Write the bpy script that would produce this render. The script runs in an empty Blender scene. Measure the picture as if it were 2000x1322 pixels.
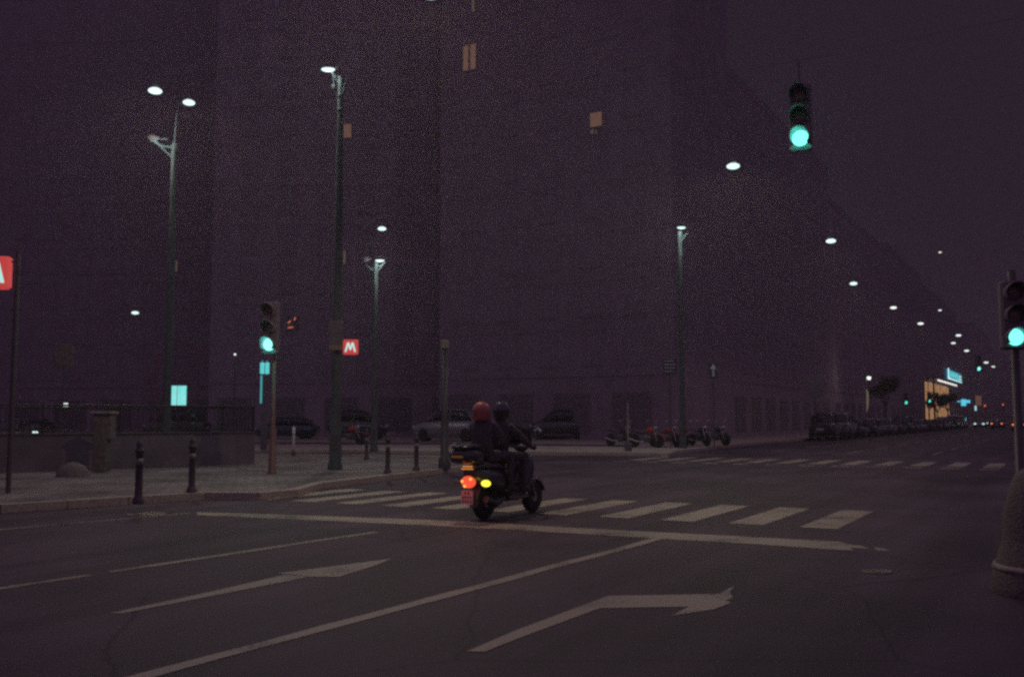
import bpy, math, random
from mathutils import Vector, Matrix
random.seed(7)
SC = bpy.context.scene
COL = SC.collection
PI = math.pi

# ------------------------------------------------------------------ camera, sky, light, exposure
F = 1889.0; HZ = 817.0
PITCH = math.atan((HZ - 661.0) / F)
CAMH = 1.5
cd = bpy.data.cameras.new("camera"); cam = bpy.data.objects.new("camera", cd); COL.objects.link(cam)
cd.sensor_width = 36.0; cd.lens = 36.0 * F / 2000.0
cd.clip_start = 0.1; cd.clip_end = 4000
cam.location = (0, 0, CAMH); cam.rotation_euler = (PI / 2 + PITCH, 0, 0)
SC.camera = cam

w = bpy.data.worlds.new("World"); SC.world = w; w.use_nodes = True
nt = w.node_tree; bgn = nt.nodes["Background"]
bgn.inputs[0].default_value = (0.0172, 0.0103, 0.0180, 1); bgn.inputs[1].default_value = 1.0
# the glow of the city sky (overcast, no disc): one very wide, weak sun
sl = bpy.data.lights.new("sky_glow", 'SUN'); so = bpy.data.objects.new("sky_glow", sl); COL.objects.link(so)
sl.energy = 0.26; sl.angle = math.radians(170); sl.color = (1.0, 0.60, 1.18)
so.rotation_euler = (math.radians(12), 0, 0)

SC.view_settings.view_transform = 'Standard'; SC.view_settings.look = 'None'
SC.view_settings.exposure = 0.0; SC.view_settings.gamma = 1.0
SC.cycles.max_bounces = 4; SC.cycles.diffuse_bounces = 2; SC.cycles.glossy_bounces = 2
SC.cycles.transmission_bounces = 3; SC.cycles.volume_bounces = 0; SC.cycles.transparent_max_bounces = 6
SC.cycles.caustics_reflective = False; SC.cycles.caustics_refractive = False
SC.cycles.sample_clamp_indirect = 1.0; SC.cycles.sample_clamp_direct = 1.1
SC.cycles.filter_width = 2.6
SC.cycles.use_denoising = False

# ------------------------------------------------------------------ surveying: a photo pixel to a point of the place
def ray(px, py):
    x = (px - 1000.0) / F; y = -(py - 661.0) / F
    c, s = math.cos(PITCH), math.sin(PITCH)
    return Vector((x, c - s * y, s + c * y))
def G(px, py, z=0.0):
    d = ray(px, py); t = (z - CAMH) / d.z
    return Vector((d.x * t, d.y * t, z))
def P(px, py, Y):
    d = ray(px, py); t = Y / d.y
    return Vector((d.x * t, Y, CAMH + d.z * t))
UA = math.atan((2085 - 1000.0) / F)
U = Vector((math.sin(UA), math.cos(UA), 0)); V = Vector((math.cos(UA), -math.sin(UA), 0))
ROAD = PI / 2 - UA            # heading of the avenue, as rotation of a +X-pointing thing
def SW(s, w_, z=0): return U * s + V * w_ + Vector((0, 0, z))
def on_line(px, w_, z=0):     # ground point on the line w = w_ seen in column px
    k = (px - 1000.0) / F; ta = math.tan(UA)
    Y = (w_ / math.cos(UA)) / (k - ta)
    return Vector((k * Y, Y, z))

# ------------------------------------------------------------------ materials
MATS = {}
def mat(name, col, rough=0.6, metal=0.0, var=0.25, scale=6.0, bump=0.0, bscale=40.0, emit=None, estr=0.0,
        coat=0.0, sample=True, alpha=None, col2=None, spec=0.5, coords='Object'):
    if name in MATS: return MATS[name]
    m = bpy.data.materials.new(name); m.use_nodes = True; n = m.node_tree; L = n.links
    b = n.nodes["Principled BSDF"]
    b.inputs["Base Color"].default_value = (*col, 1); b.inputs["Roughness"].default_value = rough
    b.inputs["Metallic"].default_value = metal; b.inputs["Coat Weight"].default_value = coat
    b.inputs["Specular IOR Level"].default_value = spec
    if var > 0 or bump > 0:
        tc = n.nodes.new("ShaderNodeTexCoord")
        if var > 0:
            no = n.nodes.new("ShaderNodeTexNoise"); no.inputs["Scale"].default_value = scale
            no.inputs["Detail"].default_value = 6; no.inputs["Roughness"].default_value = 0.65
            L.new(tc.outputs[coords], no.inputs["Vector"])
            cr = n.nodes.new("ShaderNodeValToRGB"); cr.color_ramp.elements[0].position = 0.3
            cr.color_ramp.elements[1].position = 0.7
            lo = col2 if col2 else tuple(c * (1 - var) for c in col)
            cr.color_ramp.elements[0].color = (*lo, 1)
            cr.color_ramp.elements[1].color = (*[min(1, c * (1 + var * .6)) for c in col], 1)
            L.new(no.outputs["Fac"], cr.inputs["Fac"]); L.new(cr.outputs["Color"], b.inputs["Base Color"])
        if bump > 0:
            nb = n.nodes.new("ShaderNodeTexNoise"); nb.inputs["Scale"].default_value = bscale
            nb.inputs["Detail"].default_value = 4
            L.new(tc.outputs[coords], nb.inputs["Vector"])
            bp = n.nodes.new("ShaderNodeBump"); bp.inputs["Strength"].default_value = bump
            bp.inputs["Distance"].default_value = 0.02
            L.new(nb.outputs["Fac"], bp.inputs["Height"]); L.new(bp.outputs["Normal"], b.inputs["Normal"])
    if emit:
        b.inputs["Emission Color"].default_value = (*emit, 1); b.inputs["Emission Strength"].default_value = estr
        if not sample: m.cycles.emission_sampling = 'NONE'
    MATS[name] = m
    return m

def paint_mat():
    m = bpy.data.materials.new("worn_road_paint"); m.use_nodes = True; n = m.node_tree; L = n.links
    b = n.nodes["Principled BSDF"]; b.inputs["Roughness"].default_value = 0.6
    tc = n.nodes.new("ShaderNodeTexCoord")
    a = n.nodes.new("ShaderNodeTexNoise"); a.inputs["Scale"].default_value = 30; a.inputs["Detail"].default_value = 10; a.inputs["Roughness"].default_value = .75
    c = n.nodes.new("ShaderNodeTexNoise"); c.inputs["Scale"].default_value = 1.1; c.inputs["Detail"].default_value = 5
    L.new(tc.outputs["Object"], a.inputs["Vector"]); L.new(tc.outputs["Object"], c.inputs["Vector"])
    ad = n.nodes.new("ShaderNodeMath"); ad.operation = 'MULTIPLY_ADD'; ad.inputs[1].default_value = 0.75
    L.new(c.outputs["Fac"], ad.inputs[0]); L.new(a.outputs["Fac"], ad.inputs[2])
    cr = n.nodes.new("ShaderNodeValToRGB")
    cr.color_ramp.elements[0].position = 0.72; cr.color_ramp.elements[0].color = (0.06, 0.05, 0.052, 1)
    cr.color_ramp.elements[1].position = 0.86; cr.color_ramp.elements[1].color = (0.37, 0.345, 0.26, 1)
    L.new(ad.outputs[0], cr.inputs["Fac"]); L.new(cr.outputs["Color"], b.inputs["Base Color"])
    return m
def asphalt_mat():
    m = bpy.data.materials.new("asphalt"); m.use_nodes = True; n = m.node_tree; L = n.links
    b = n.nodes["Principled BSDF"]; b.inputs["Roughness"].default_value = 0.7; b.inputs["Specular IOR Level"].default_value = 0.25
    tc = n.nodes.new("ShaderNodeTexCoord")
    a = n.nodes.new("ShaderNodeTexNoise"); a.inputs["Scale"].default_value = 45; a.inputs["Detail"].default_value = 8; a.inputs["Roughness"].default_value = .8
    c = n.nodes.new("ShaderNodeTexNoise"); c.inputs["Scale"].default_value = .35; c.inputs["Detail"].default_value = 6; c.inputs["Distortion"].default_value = .6
    L.new(tc.outputs["Object"], a.inputs["Vector"]); L.new(tc.outputs["Object"], c.inputs["Vector"])
    mx = n.nodes.new("ShaderNodeMix"); mx.data_type = 'FLOAT'; mx.inputs[0].default_value = .45
    L.new(a.outputs["Fac"], mx.inputs[2]); L.new(c.outputs["Fac"], mx.inputs[3])
    cr = n.nodes.new("ShaderNodeValToRGB")
    cr.color_ramp.elements[0].position = 0.40; cr.color_ramp.elements[0].color = (0.034, 0.024, 0.038, 1)
    cr.color_ramp.elements[1].position = 0.60; cr.color_ramp.elements[1].color = (0.118, 0.086, 0.116, 1)
    # tyre-polished tracks along the lanes, cracks and tar seams
    mp = n.nodes.new("ShaderNodeMapping"); mp.inputs["Rotation"].default_value = (0, 0, -(PI / 2 - UA)); mp.inputs["Scale"].default_value = (1, 1, 1)
    mp.vector_type = 'TEXTURE'; mp.inputs["Rotation"].default_value = (0, 0, PI / 2 - UA); mp.inputs["Scale"].default_value = (14, 1, 1)
    L.new(tc.outputs["Object"], mp.inputs["Vector"])
    tn = n.nodes.new("ShaderNodeTexNoise"); tn.inputs["Scale"].default_value = 1.3; tn.inputs["Detail"].default_value = 3; L.new(mp.outputs[0], tn.inputs["Vector"])
    wn = n.nodes.new("ShaderNodeMix"); wn.data_type = 'VECTOR'; wn.inputs[0].default_value = .35
    L.new(tc.outputs["Object"], wn.inputs[4]); L.new(c.outputs["Color"], wn.inputs[5])
    vo = n.nodes.new("ShaderNodeTexVoronoi"); vo.feature = 'DISTANCE_TO_EDGE'; vo.inputs["Scale"].default_value = .42; L.new(wn.outputs[1], vo.inputs["Vector"])
    vm = n.nodes.new("ShaderNodeMapRange"); vm.inputs[1].default_value = .0; vm.inputs[2].default_value = .006; vm.inputs[3].default_value = .5; vm.inputs[4].default_value = 1.0
    L.new(vo.outputs["Distance"], vm.inputs[0])
    tr = n.nodes.new("ShaderNodeMapRange"); tr.inputs[1].default_value = .35; tr.inputs[2].default_value = .65; tr.inputs[3].default_value = .72; tr.inputs[4].default_value = 1.22; L.new(tn.outputs["Fac"], tr.inputs[0])
    pm_ = n.nodes.new("ShaderNodeMath"); pm_.operation = 'MULTIPLY'; L.new(vm.outputs[0], pm_.inputs[0]); L.new(tr.outputs[0], pm_.inputs[1])
    sc_ = n.nodes.new("ShaderNodeVectorMath"); sc_.operation = 'SCALE'; L.new(mx.outputs[0], cr.inputs["Fac"]); L.new(cr.outputs["Color"], sc_.inputs[0]); L.new(pm_.outputs[0], sc_.inputs["Scale"])
    L.new(sc_.outputs[0], b.inputs["Base Color"])
    rr = n.nodes.new("ShaderNodeMapRange"); rr.inputs[3].default_value = .58; rr.inputs[4].default_value = .8
    L.new(c.outputs["Fac"], rr.inputs[0]); L.new(rr.outputs[0], b.inputs["Roughness"])
    bp = n.nodes.new("ShaderNodeBump"); bp.inputs["Strength"].default_value = .35; bp.inputs["Distance"].default_value = .01
    L.new(a.outputs["Fac"], bp.inputs["Height"]); L.new(bp.outputs["Normal"], b.inputs["Normal"])
    return m
def paving_mat():
    m = bpy.data.materials.new("stone_paving"); m.use_nodes = True; n = m.node_tree; L = n.links
    b = n.nodes["Principled BSDF"]; b.inputs["Roughness"].default_value = 0.7
    tc = n.nodes.new("ShaderNodeTexCoord")
    mp = n.nodes.new("ShaderNodeMapping"); mp.inputs["Rotation"].default_value = (0, 0, UA)
    L.new(tc.outputs["Object"], mp.inputs["Vector"])
    br = n.nodes.new("ShaderNodeTexBrick"); br.inputs["Scale"].default_value = 1.6; br.inputs["Mortar Size"].default_value = .02
    br.inputs["Color1"].default_value = (.24, .215, .20, 1); br.inputs["Color2"].default_value = (.17, .15, .145, 1)
    br.inputs["Mortar"].default_value = (.05, .045, .045, 1)
    L.new(mp.outputs[0], br.inputs["Vector"])
    a = n.nodes.new("ShaderNodeTexNoise"); a.inputs["Scale"].default_value = 25; a.inputs["Detail"].default_value = 8; a.inputs["Roughness"].default_value = .8
    L.new(tc.outputs["Object"], a.inputs["Vector"])
    c = n.nodes.new("ShaderNodeTexNoise"); c.inputs["Scale"].default_value = .6; c.inputs["Detail"].default_value = 5
    L.new(tc.outputs["Object"], c.inputs["Vector"])
    ml = n.nodes.new("ShaderNodeMath"); ml.operation = 'MULTIPLY'
    L.new(a.outputs["Fac"], ml.inputs[0]); L.new(c.outputs["Fac"], ml.inputs[1])
    m2 = n.nodes.new("ShaderNodeMapRange"); m2.inputs[1].default_value = .12; m2.inputs[2].default_value = .4
    m2.inputs[3].default_value = .28; m2.inputs[4].default_value = 1.75  # strong patch contrast, also standing in for streaky shadows across the plaza
    L.new(ml.outputs[0], m2.inputs[0])
    vm = n.nodes.new("ShaderNodeVectorMath"); vm.operation = 'SCALE'
    L.new(br.outputs["Color"], vm.inputs[0]); L.new(m2.outputs[0], vm.inputs["Scale"])
    L.new(vm.outputs[0], b.inputs["Base Color"])
    bp = n.nodes.new("ShaderNodeBump"); bp.inputs["Strength"].default_value = .4; bp.inputs["Distance"].default_value = .01
    L.new(a.outputs["Fac"], bp.inputs["Height"]); L.new(bp.outputs["Normal"], b.inputs["Normal"])
    return m
def curtain_mat(name, c1, c2, st, scale=18):
    m = bpy.data.materials.new(name); m.use_nodes = True; n = m.node_tree; L = n.links
    b = n.nodes["Principled BSDF"]; b.inputs["Base Color"].default_value = (*[min(1, c * .5) for c in c1], 1)
    tc = n.nodes.new("ShaderNodeTexCoord")
    wv = n.nodes.new("ShaderNodeTexWave"); wv.bands_direction = 'X'; wv.inputs["Scale"].default_value = scale
    wv.inputs["Distortion"].default_value = 2.5; wv.inputs["Detail"].default_value = 3
    no = n.nodes.new("ShaderNodeTexNoise"); no.inputs["Scale"].default_value = 2.2; no.inputs["Detail"].default_value = 5
    L.new(tc.outputs["Object"], wv.inputs["Vector"]); L.new(tc.outputs["Object"], no.inputs["Vector"])
    mx = n.nodes.new("ShaderNodeMix"); mx.data_type = 'FLOAT'; mx.inputs[0].default_value = .5
    L.new(wv.outputs["Fac"], mx.inputs[2]); L.new(no.outputs["Fac"], mx.inputs[3])
    cr = n.nodes.new("ShaderNodeValToRGB"); cr.color_ramp.elements[0].position = .25; cr.color_ramp.elements[1].position = .75
    cr.color_ramp.elements[0].color = (*c2, 1); cr.color_ramp.elements[1].color = (*c1, 1)
    L.new(mx.outputs[0], cr.inputs["Fac"]); L.new(cr.outputs["Color"], b.inputs["Emission Color"])
    b.inputs["Emission Strength"].default_value = st
    m.cycles.emission_sampling = 'NONE'
    return m

FARPAVE = mat("pale_concrete_paving", (.42, .38, .32), .75, var=.5, scale=1.4, bump=.3)
PAINT = paint_mat(); ASPH = asphalt_mat(); PAVE = paving_mat()
KERB = mat("granite_kerb", (.40, .36, .31), .65, var=.45, scale=18, bump=.3)
POLE = mat("green_pole_paint", (.085, .10, .105), .6, var=.3, scale=5, spec=.15)
DKPOLE = mat("dark_iron_paint", (.085, .070, .085), .45, var=.3, scale=8)
GREYMET = mat("galvanised_steel", (.32, .33, .34), .4, metal=.7, var=.3, scale=10)
LENSW = mat("lamp_bowl_glass", (.8, .8, .8), .3, var=0, emit=(.72, 1.0, .93), estr=9.0)
LENSFAR = mat("small_lamp_glass", (.8, .8, .8), .3, var=0, emit=(.88, 1.0, .92), estr=5.0)
LENSSMALL = mat("faint_lamp_glass", (.8, .8, .8), .3, var=0, emit=(1.0, .86, .66), estr=1.6, sample=False)
HOUS = mat("lamp_housing_grey", (.16, .14, .16), .5, var=.2)
WIRE = mat("steel_wire", (.17, .14, .17), .6, var=.2)
BLACKP = mat("black_plastic", (.12, .095, .125), .42, var=.25, scale=12)
RUB = mat("tyre_rubber", (.030, .028, .030), .8, var=.3, scale=20)
CHROME = mat("chrome", (.75, .75, .76), .12, metal=1, var=.1)
GLASS = mat("dark_window_glass", (.035, .035, .045), .08, var=.2, scale=1.2, spec=.8)
ROLL = mat("closed_roller_blind", (.30, .238, .29), .8, var=.2, scale=3)
CGLASS = mat("car_glass", (.02, .022, .026), .06, var=.1, spec=.8)
GRN = mat("green_signal_lens", (.1, .6, .5), .3, var=0, emit=(.18, 1.0, .80), estr=3.6)
GRN_FAR = mat("green_signal_lens_dim", (.1, .6, .5), .3, var=0, emit=(.06, .85, .62), estr=1.5, sample=False)
RED_FAR = mat("red_signal_lens", (.6, .1, .05), .3, var=0, emit=(1.0, .17, .07), estr=1.0, sample=False)
CASE = mat("weathered_signal_casing", (.19, .15, .195), .7, var=.2, scale=10)
REDOFF = mat("unlit_red_lens", (.20, .10, .12), .25, var=.1)
AMBOFF = mat("unlit_amber_lens", (.22, .15, .14), .25, var=.1)
STUCCO = [mat("facade_plaster_a", (.30, .238, .29), .85, var=.2, scale=.5), mat("facade_plaster_b", (.34, .265, .325), .85, var=.2, scale=.4),
          mat("facade_plaster_c", (.30, .238, .29), .85, var=.2, scale=.6)]
STONE = mat("facade_stone_trim", (.30, .238, .29), .8, var=.2, scale=2)
SHUT = mat("window_frame_wood", (.30, .238, .29), .7, var=.2, scale=4)
CONC = mat("rough_concrete", (.21, .19, .175), .85, var=.55, scale=22, bump=.8, bscale=60)

# ------------------------------------------------------------------ mesh builder
class MB:
    def __init__(s): s.v = []; s.f = []; s.sm = []; s.mi = []; s.M = Matrix.Identity(4); s.cur = 0
    def add(s, vs, fs, smooth=False):
        b = len(s.v); s.v += [tuple(s.M @ Vector(p)) for p in vs]
        for f in fs: s.f.append([b + i for i in f]); s.sm.append(smooth); s.mi.append(s.cur)
        return s
    def box(s, c, d, rz=0.0, taper=1.0, bev=0.0):
        x, y, z = d[0] / 2, d[1] / 2, d[2] / 2
        R = Matrix.Rotation(rz, 3, 'Z'); c = Vector(c)
        if bev > 0:
            bev = min(bev, x * .9, y * .9, z * .9); P_ = []
            ring = [(-x + bev, -y), (x - bev, -y), (x, -y + bev), (x, y - bev), (x - bev, y), (-x + bev, y), (-x, y - bev), (-x, -y + bev)]
            def sc(k): return [((px_ * (x - k) / x), (py_ * (y - k) / y)) for px_, py_ in ring]
            for zz, k in ((-z, bev), (-z + bev, 0), (z - bev, 0), (z, bev)):
                P_ += [c + R @ Vector((a, b_, zz)) for a, b_ in sc(k)]
            fs = [list(range(7, -1, -1)), list(range(24, 32))]
            for k in range(3):
                for i in range(8): fs.append([k * 8 + i, k * 8 + (i + 1) % 8, (k + 1) * 8 + (i + 1) % 8, (k + 1) * 8 + i])
            return s.add(P_, fs)
        vs = [c + R @ Vector((sx * x * (taper if sz > 0 else 1), sy * y * (taper if sz > 0 else 1), sz * z)) for sz in (-1, 1) for sx, sy in ((-1, -1), (1, -1), (1, 1), (-1, 1))]
        return s.add(vs, [(3, 2, 1, 0), (4, 5, 6, 7), (0, 1, 5, 4), (1, 2, 6, 5), (2, 3, 7, 6), (3, 0, 4, 7)])
    def tube(s, pts, r, n=12, cap=True, flat=1.0):
        pts = [Vector(p) for p in pts]; rs = r if isinstance(r, (list, tuple)) else [r] * len(pts)
        vs = []; up = None
        for i, p in enumerate(pts):
            t = (pts[min(i + 1, len(pts) - 1)] - pts[max(i - 1, 0)]).normalized()
            if up is None: up = Vector((0, 0, 1)) if abs(t.z) < .9 else Vector((1, 0, 0))
            a = t.cross(up).normalized(); b = a.cross(t).normalized(); up = b
            for k in range(n):
                th = 2 * PI * k / n
                vs.append(p + a * math.cos(th) * rs[i] + b * math.sin(th) * rs[i] * flat)
        fs = []
        for i in range(len(pts) - 1):
            for k in range(n): fs.append((i * n + k, i * n + (k + 1) % n, (i + 1) * n + (k + 1) % n, (i + 1) * n + k))
        s.add(vs, fs, True)
        if cap: s.add(vs[:n], [list(range(n - 1, -1, -1))]); s.add(vs[-n:], [list(range(n))])
        return s
    def lathe(s, prof, c=(0, 0, 0), n=24, axis='z', smooth=True, sx=1.0, sy=1.0):
        c = Vector(c); vs = []
        for r, h in prof:
            for k in range(n):
                th = 2 * PI * k / n; a, b = r * math.cos(th) * sx, r * math.sin(th) * sy
                vs.append(c + (Vector((a, b, h)) if axis == 'z' else Vector((h, a, b)) if axis == 'x' else Vector((a, h, b))))
        fs = []
        for i in range(len(prof) - 1):
            for k in range(n): fs.append((i * n + k, i * n + (k + 1) % n, (i + 1) * n + (k + 1) % n, (i + 1) * n + k))
        s.add(vs, fs, smooth)
        if prof[0][0] > 1e-4: s.add(vs[:n], [list(range(n - 1, -1, -1))])
        if prof[-1][0] > 1e-4: s.add(vs[-n:], [list(range(n))])
        return s
    def ell(s, c, r, n=18, m=10):
        vs = []; c = Vector(c)
        for i in range(m + 1):
            ph = -PI / 2 + PI * i / m
            for k in range(n):
                th = 2 * PI * k / n
                vs.append(c + Vector((r[0] * math.cos(ph) * math.cos(th), r[1] * math.cos(ph) * math.sin(th), r[2] * math.sin(ph))))
        fs = [(i * n + k, i * n + (k + 1) % n, (i + 1) * n + (k + 1) % n, (i + 1) * n + k) for i in range(m) for k in range(n)]
        return s.add(vs, fs, True)
    def prism(s, poly, z0, z1, frame=None):
        # poly: 2-D points; frame: function (a, b, h) -> 3-D
        fr = frame or (lambda a, b, h: (a, b, h)); n = len(poly)
        ar = sum(poly[i][0] * poly[(i + 1) % n][1] - poly[(i + 1) % n][0] * poly[i][1] for i in range(n))
        if ar < 0: poly = poly[::-1]
        vs = [fr(a, b, z0) for a, b in poly] + [fr(a, b, z1) for a, b in poly]
        fs = [list(range(n - 1, -1, -1)), list(range(n, 2 * n))] + [(i, (i + 1) % n, (i + 1) % n + n, i + n) for i in range(n)]
        return s.add(vs, fs)
    def loft(s, secs, n=16, e=2.6, axis='x'):
        # secs: (x, halfwidth, zmin, zmax) superellipse sections along x
        vs = []
        for x, hw, z0, z1 in secs:
            zc, hh = (z0 + z1) / 2, (z1 - z0) / 2
            for k in range(n):
                th = 2 * PI * k / n; c_, s_ = math.cos(th), math.sin(th)
                yy = hw * math.copysign(abs(c_) ** (2 / e), c_); zz = hh * math.copysign(abs(s_) ** (2 / e), s_)
                vs.append((x, yy, zc + zz))
        fs = [(i * n + k, (i + 1) * n + k, (i + 1) * n + (k + 1) % n, i * n + (k + 1) % n) for i in range(len(secs) - 1) for k in range(n)]
        s.add(vs, fs, True); s.add(vs[:n], [list(range(n))], True); s.add(vs[-n:], [list(range(n - 1, -1, -1))], True)
        return s
    def build(s, name, m, parent=None, label=None):
        me = bpy.data.meshes.new(name); me.from_pydata(s.v, [], s.f); me.update()
        for mm in (m if isinstance(m, (list, tuple)) else [m]): me.materials.append(mm)
        me.polygons.foreach_set("use_smooth", s.sm); me.polygons.foreach_set("material_index", s.mi); me.update()
        o = bpy.data.objects.new(name, me); COL.objects.link(o)
        if parent: o.parent = parent
        if label: o["label"] = label
        return o
def tag(o, label=None, cat=None, group=None, kind=None):
    if label: o["label"] = label
    if cat: o["category"] = cat
    if group: o["group"] = group
    if kind: o["kind"] = kind
    return o
def empty(name, loc, rz=0.0, label=None, cat=None, group=None):
    o = bpy.data.objects.new(name, None); COL.objects.link(o); o.empty_display_size = .2
    o.location = loc; o.rotation_euler = (0, 0, rz)
    return tag(o, label, cat, group)
def copy_tree(o, parent=None):
    c = o.copy(); COL.objects.link(c); c.parent = parent
    for ch in list(o.children): copy_tree(ch, c)
    return c
def inst(proto, loc, rz, label, group=None):
    c = copy_tree(proto) if proto.get("_used") else proto
    proto["_used"] = 1
    if c is not proto and "_used" in c: del c["_used"]
    c.location = loc; c.rotation_euler = (0, 0, rz); c["label"] = label
    if group: c["group"] = group
    return c
def lamp(name, loc, power, col, radius=.12, parent=None, spot=None):
    l = bpy.data.lights.new(name, 'SPOT' if spot else 'POINT'); l.energy = power; l.color = col; l.shadow_soft_size = radius
    if spot: l.spot_size = math.radians(spot); l.spot_blend = .35
    o = bpy.data.objects.new(name, l); COL.objects.link(o); o.location = loc
    if parent: o.parent = parent
    return o
LAMPCOL = (.88, .68, .46)
exec_parts = []

# ------------------------------------------------------------------ ground, road, pavements, markings
b = MB(); N = 0
b.add([(-900, -200, 0), (1200, -200, 0), (1200, 1300, 0), (-900, 1300, 0)], [(0, 1, 2, 3)])
tag(b.build("road", ASPH), kind="structure")

def slab(name, poly, h=0.13, m=PAVE, kw=0.22, kerb_edges=None):
    """a raised pavement from ground points, its granite kerb a 3 mm proud strip along the given edge run"""
    pts = [(p.x, p.y) for p in poly]
    b = MB(); b.prism(pts, 0.001, h)
    tag(b.build(name, m), kind="structure")
    if kerb_edges:
        kb = MB(); seq = [Vector((pts[i][0], pts[i][1], 0)) for i in kerb_edges]
        c = sum((Vector((a, b_, 0)) for a, b_ in pts), Vector()) / len(pts)
        nrm = []
        for i in range(len(seq)):
            t = (seq[min(i + 1, len(seq) - 1)] - seq[max(i - 1, 0)]).normalized(); n_ = Vector((-t.y, t.x, 0))
            nrm.append(n_)
        sgn = 1 if (c - seq[len(seq) // 2]).dot(nrm[len(seq) // 2]) > 0 else -1
        for i in range(len(seq) - 1):
            a0, a1 = seq[i] - nrm[i] * sgn * .012, seq[i + 1] - nrm[i + 1] * sgn * .012
            b0, b1 = seq[i] + nrm[i] * sgn * kw, seq[i + 1] + nrm[i + 1] * sgn * kw
            L_ = (a1 - a0).length; k = max(1, int(L_ / 1.0))
            for j in range(k):
                u0, u1 = j / k + .004, (j + 1) / k - .004
                q = [a0.lerp(a1, u0), a0.lerp(a1, u1), b0.lerp(b1, u1), b0.lerp(b1, u0)]
                kb.prism([(p.x, p.y) for p in q], 0.0005, h + .005)
        tag(kb.build("kerb", KERB), kind="structure")

near_edge = [G(-700, 1040), G(0, 1002), G(250, 985), G(400, 976), G(505, 976), G(580, 970), G(632, 954), G(760, 938), G(905, 920), G(950, 914), G(966, 908), G(955, 901), G(900, 896), G(700, 894), G(495, 893), G(0, 893), G(-900, 893)]
slab("pavement", near_edge + [G(-1500, 893)], kerb_edges=list(range(0, 17)))
far_edge = [G(-900, 886), G(300, 886), G(640, 884), G(800, 886), G(1000, 888), G(1225, 890), G(1275, 891), G(1303, 893), G(1322, 886)] + [SW(s, -15.7) for s in (52, 70, 100, 150, 200, 300, 420, 640)]
slab("far_pavement", m=FARPAVE, poly=far_edge + [SW(640, -22), SW(640, -200), Vector((-150, 80, 0)), Vector((-150, G(300, 886).y, 0))], kerb_edges=list(range(0, 17)))
# carriageway and bed strip in the far pavement (a darker cycle lane with pale borders)
b = MB()
cyc = [G(300, 866, .13), G(900, 868, .13), G(1225, 872, .13), G(1225, 869, .13), G(900, 865, .13), G(300, 863, .13)]
b.prism([(p.x, p.y) for p in cyc], .131, .136)
tag(b.build("cycle_lane", ASPH), kind="structure")

def poly_mark(b, pix, z=.004):
    ps = [G(x, y, z) for x, y in pix]; b.add([tuple(p) for p in ps], [list(range(len(ps)))]); return b
def fix_up(o):
    for p in o.data.polygons:
        if p.normal.z < 0: p.flip()
    return o
def strip(b, p0, p1, wd, z=.004, wob=0.0):
    p0, p1 = Vector(p0), Vector(p1); L_ = (p1 - p0).length; k = max(1, int(L_ / .5)) if wob else 1
    t = (p1 - p0).normalized(); n_ = Vector((-t.y, t.x, 0)); A = []; B = []
    for i in range(k + 1):
        c = p0.lerp(p1, i / k); A.append(c + n_ * (wd / 2 + random.uniform(-wob, wob))); B.append(c - n_ * (wd / 2 + random.uniform(-wob, wob)))
    for i in range(k):
        q = [A[i], B[i], B[i + 1], A[i + 1]]; b.add([(p.x, p.y, z) for p in q], [(0, 1, 2, 3)])
# near zebra crossing
b = MB()
BL = [G(1166.6, 1009), G(1293, 1015.7), G(1425, 1023), G(1561.5, 1029.4)]
step = (BL[3] - BL[0]) / 3
for k in range(-7, 4):
    o_ = BL[0] + step * k; wv = step.normalized() * .50; lu = U * 2.9
    q = [o_, o_ + wv, o_ + wv + lu, o_ + lu]
    b.add([(p.x, p.y, .004) for p in q], [(0, 1, 2, 3)])
tag(fix_up(b.build("zebra_crossing", PAINT)), kind="structure")
# far zebra crossing with its row of dashes
b = MB(); f0, f1 = G(1279, 899.5), G(1706, 908.5); stf = (f1 - f0) / round((f1 - f0).length / 1.02)
for k in range(-1, 16):
    o_ = f0 + stf * k; wv = stf.normalized() * .5; q = [o_, o_ + wv, o_ + wv + U * 3.4, o_ + U * 3.4]
    b.add([(p.x, p.y, .004) for p in q], [(0, 1, 2, 3)])
    for row in (1.0,):
        d_ = o_ - U * (row + .35); q = [d_, d_ + wv * 1.05, d_ + wv * 1.05 + U * .42, d_ + U * .42]
        b.add([(p.x, p.y, .004) for p in q], [(0, 1, 2, 3)])
tag(fix_up(b.build("zebra_crossing", PAINT)), kind="structure")
# stop line
b = MB()
sp = [(385, 1000, 1005.5), (500, 1003, 1010.5), (650, 1008, 1017), (780, 1012.5, 1023), (907, 1017.5, 1029), (1100, 1029, 1040), (1290, 1039, 1051.5), (1450, 1047, 1060.5), (1652, 1058, 1074), (1712, 1062, 1078)]
sp = sp[:-2] + [(1640, 1057.3, 1073.2)]
poly_mark(b, [(1640, 1057.3), (1640, 1073.2), (1668, 1074.5), (1660, 1069), (1700, 1071), (1681, 1065), (1655, 1062)]); poly_mark(b, [(1706, 1068), (1712, 1074), (1741, 1076), (1728, 1071)])
for (xa, t0, u0), (xb, t1, u1) in zip(sp, sp[1:]): poly_mark(b, [(xa, t0), (xa, u0), (xb, u1), (xb, t1)])
tag(fix_up(b.build("stop_line", PAINT)), kind="structure")
# lane lines
b = MB()
strip(b, G(-400, 1209), G(175, 1123), .12, wob=.012); strip(b, G(213, 1117), G(735, 1039), .12, wob=.012)
strip(b, G(-60, 1412), G(1285, 1052), .14, wob=.014)
strip(b, G(-500, 1100), G(-20, 1036), .10, wob=.012); strip(b, G(-20, 1036), G(370, 1002), .09, wob=.012)

tag(fix_up(b.build("lane_marking", PAINT)), kind="structure")
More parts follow.
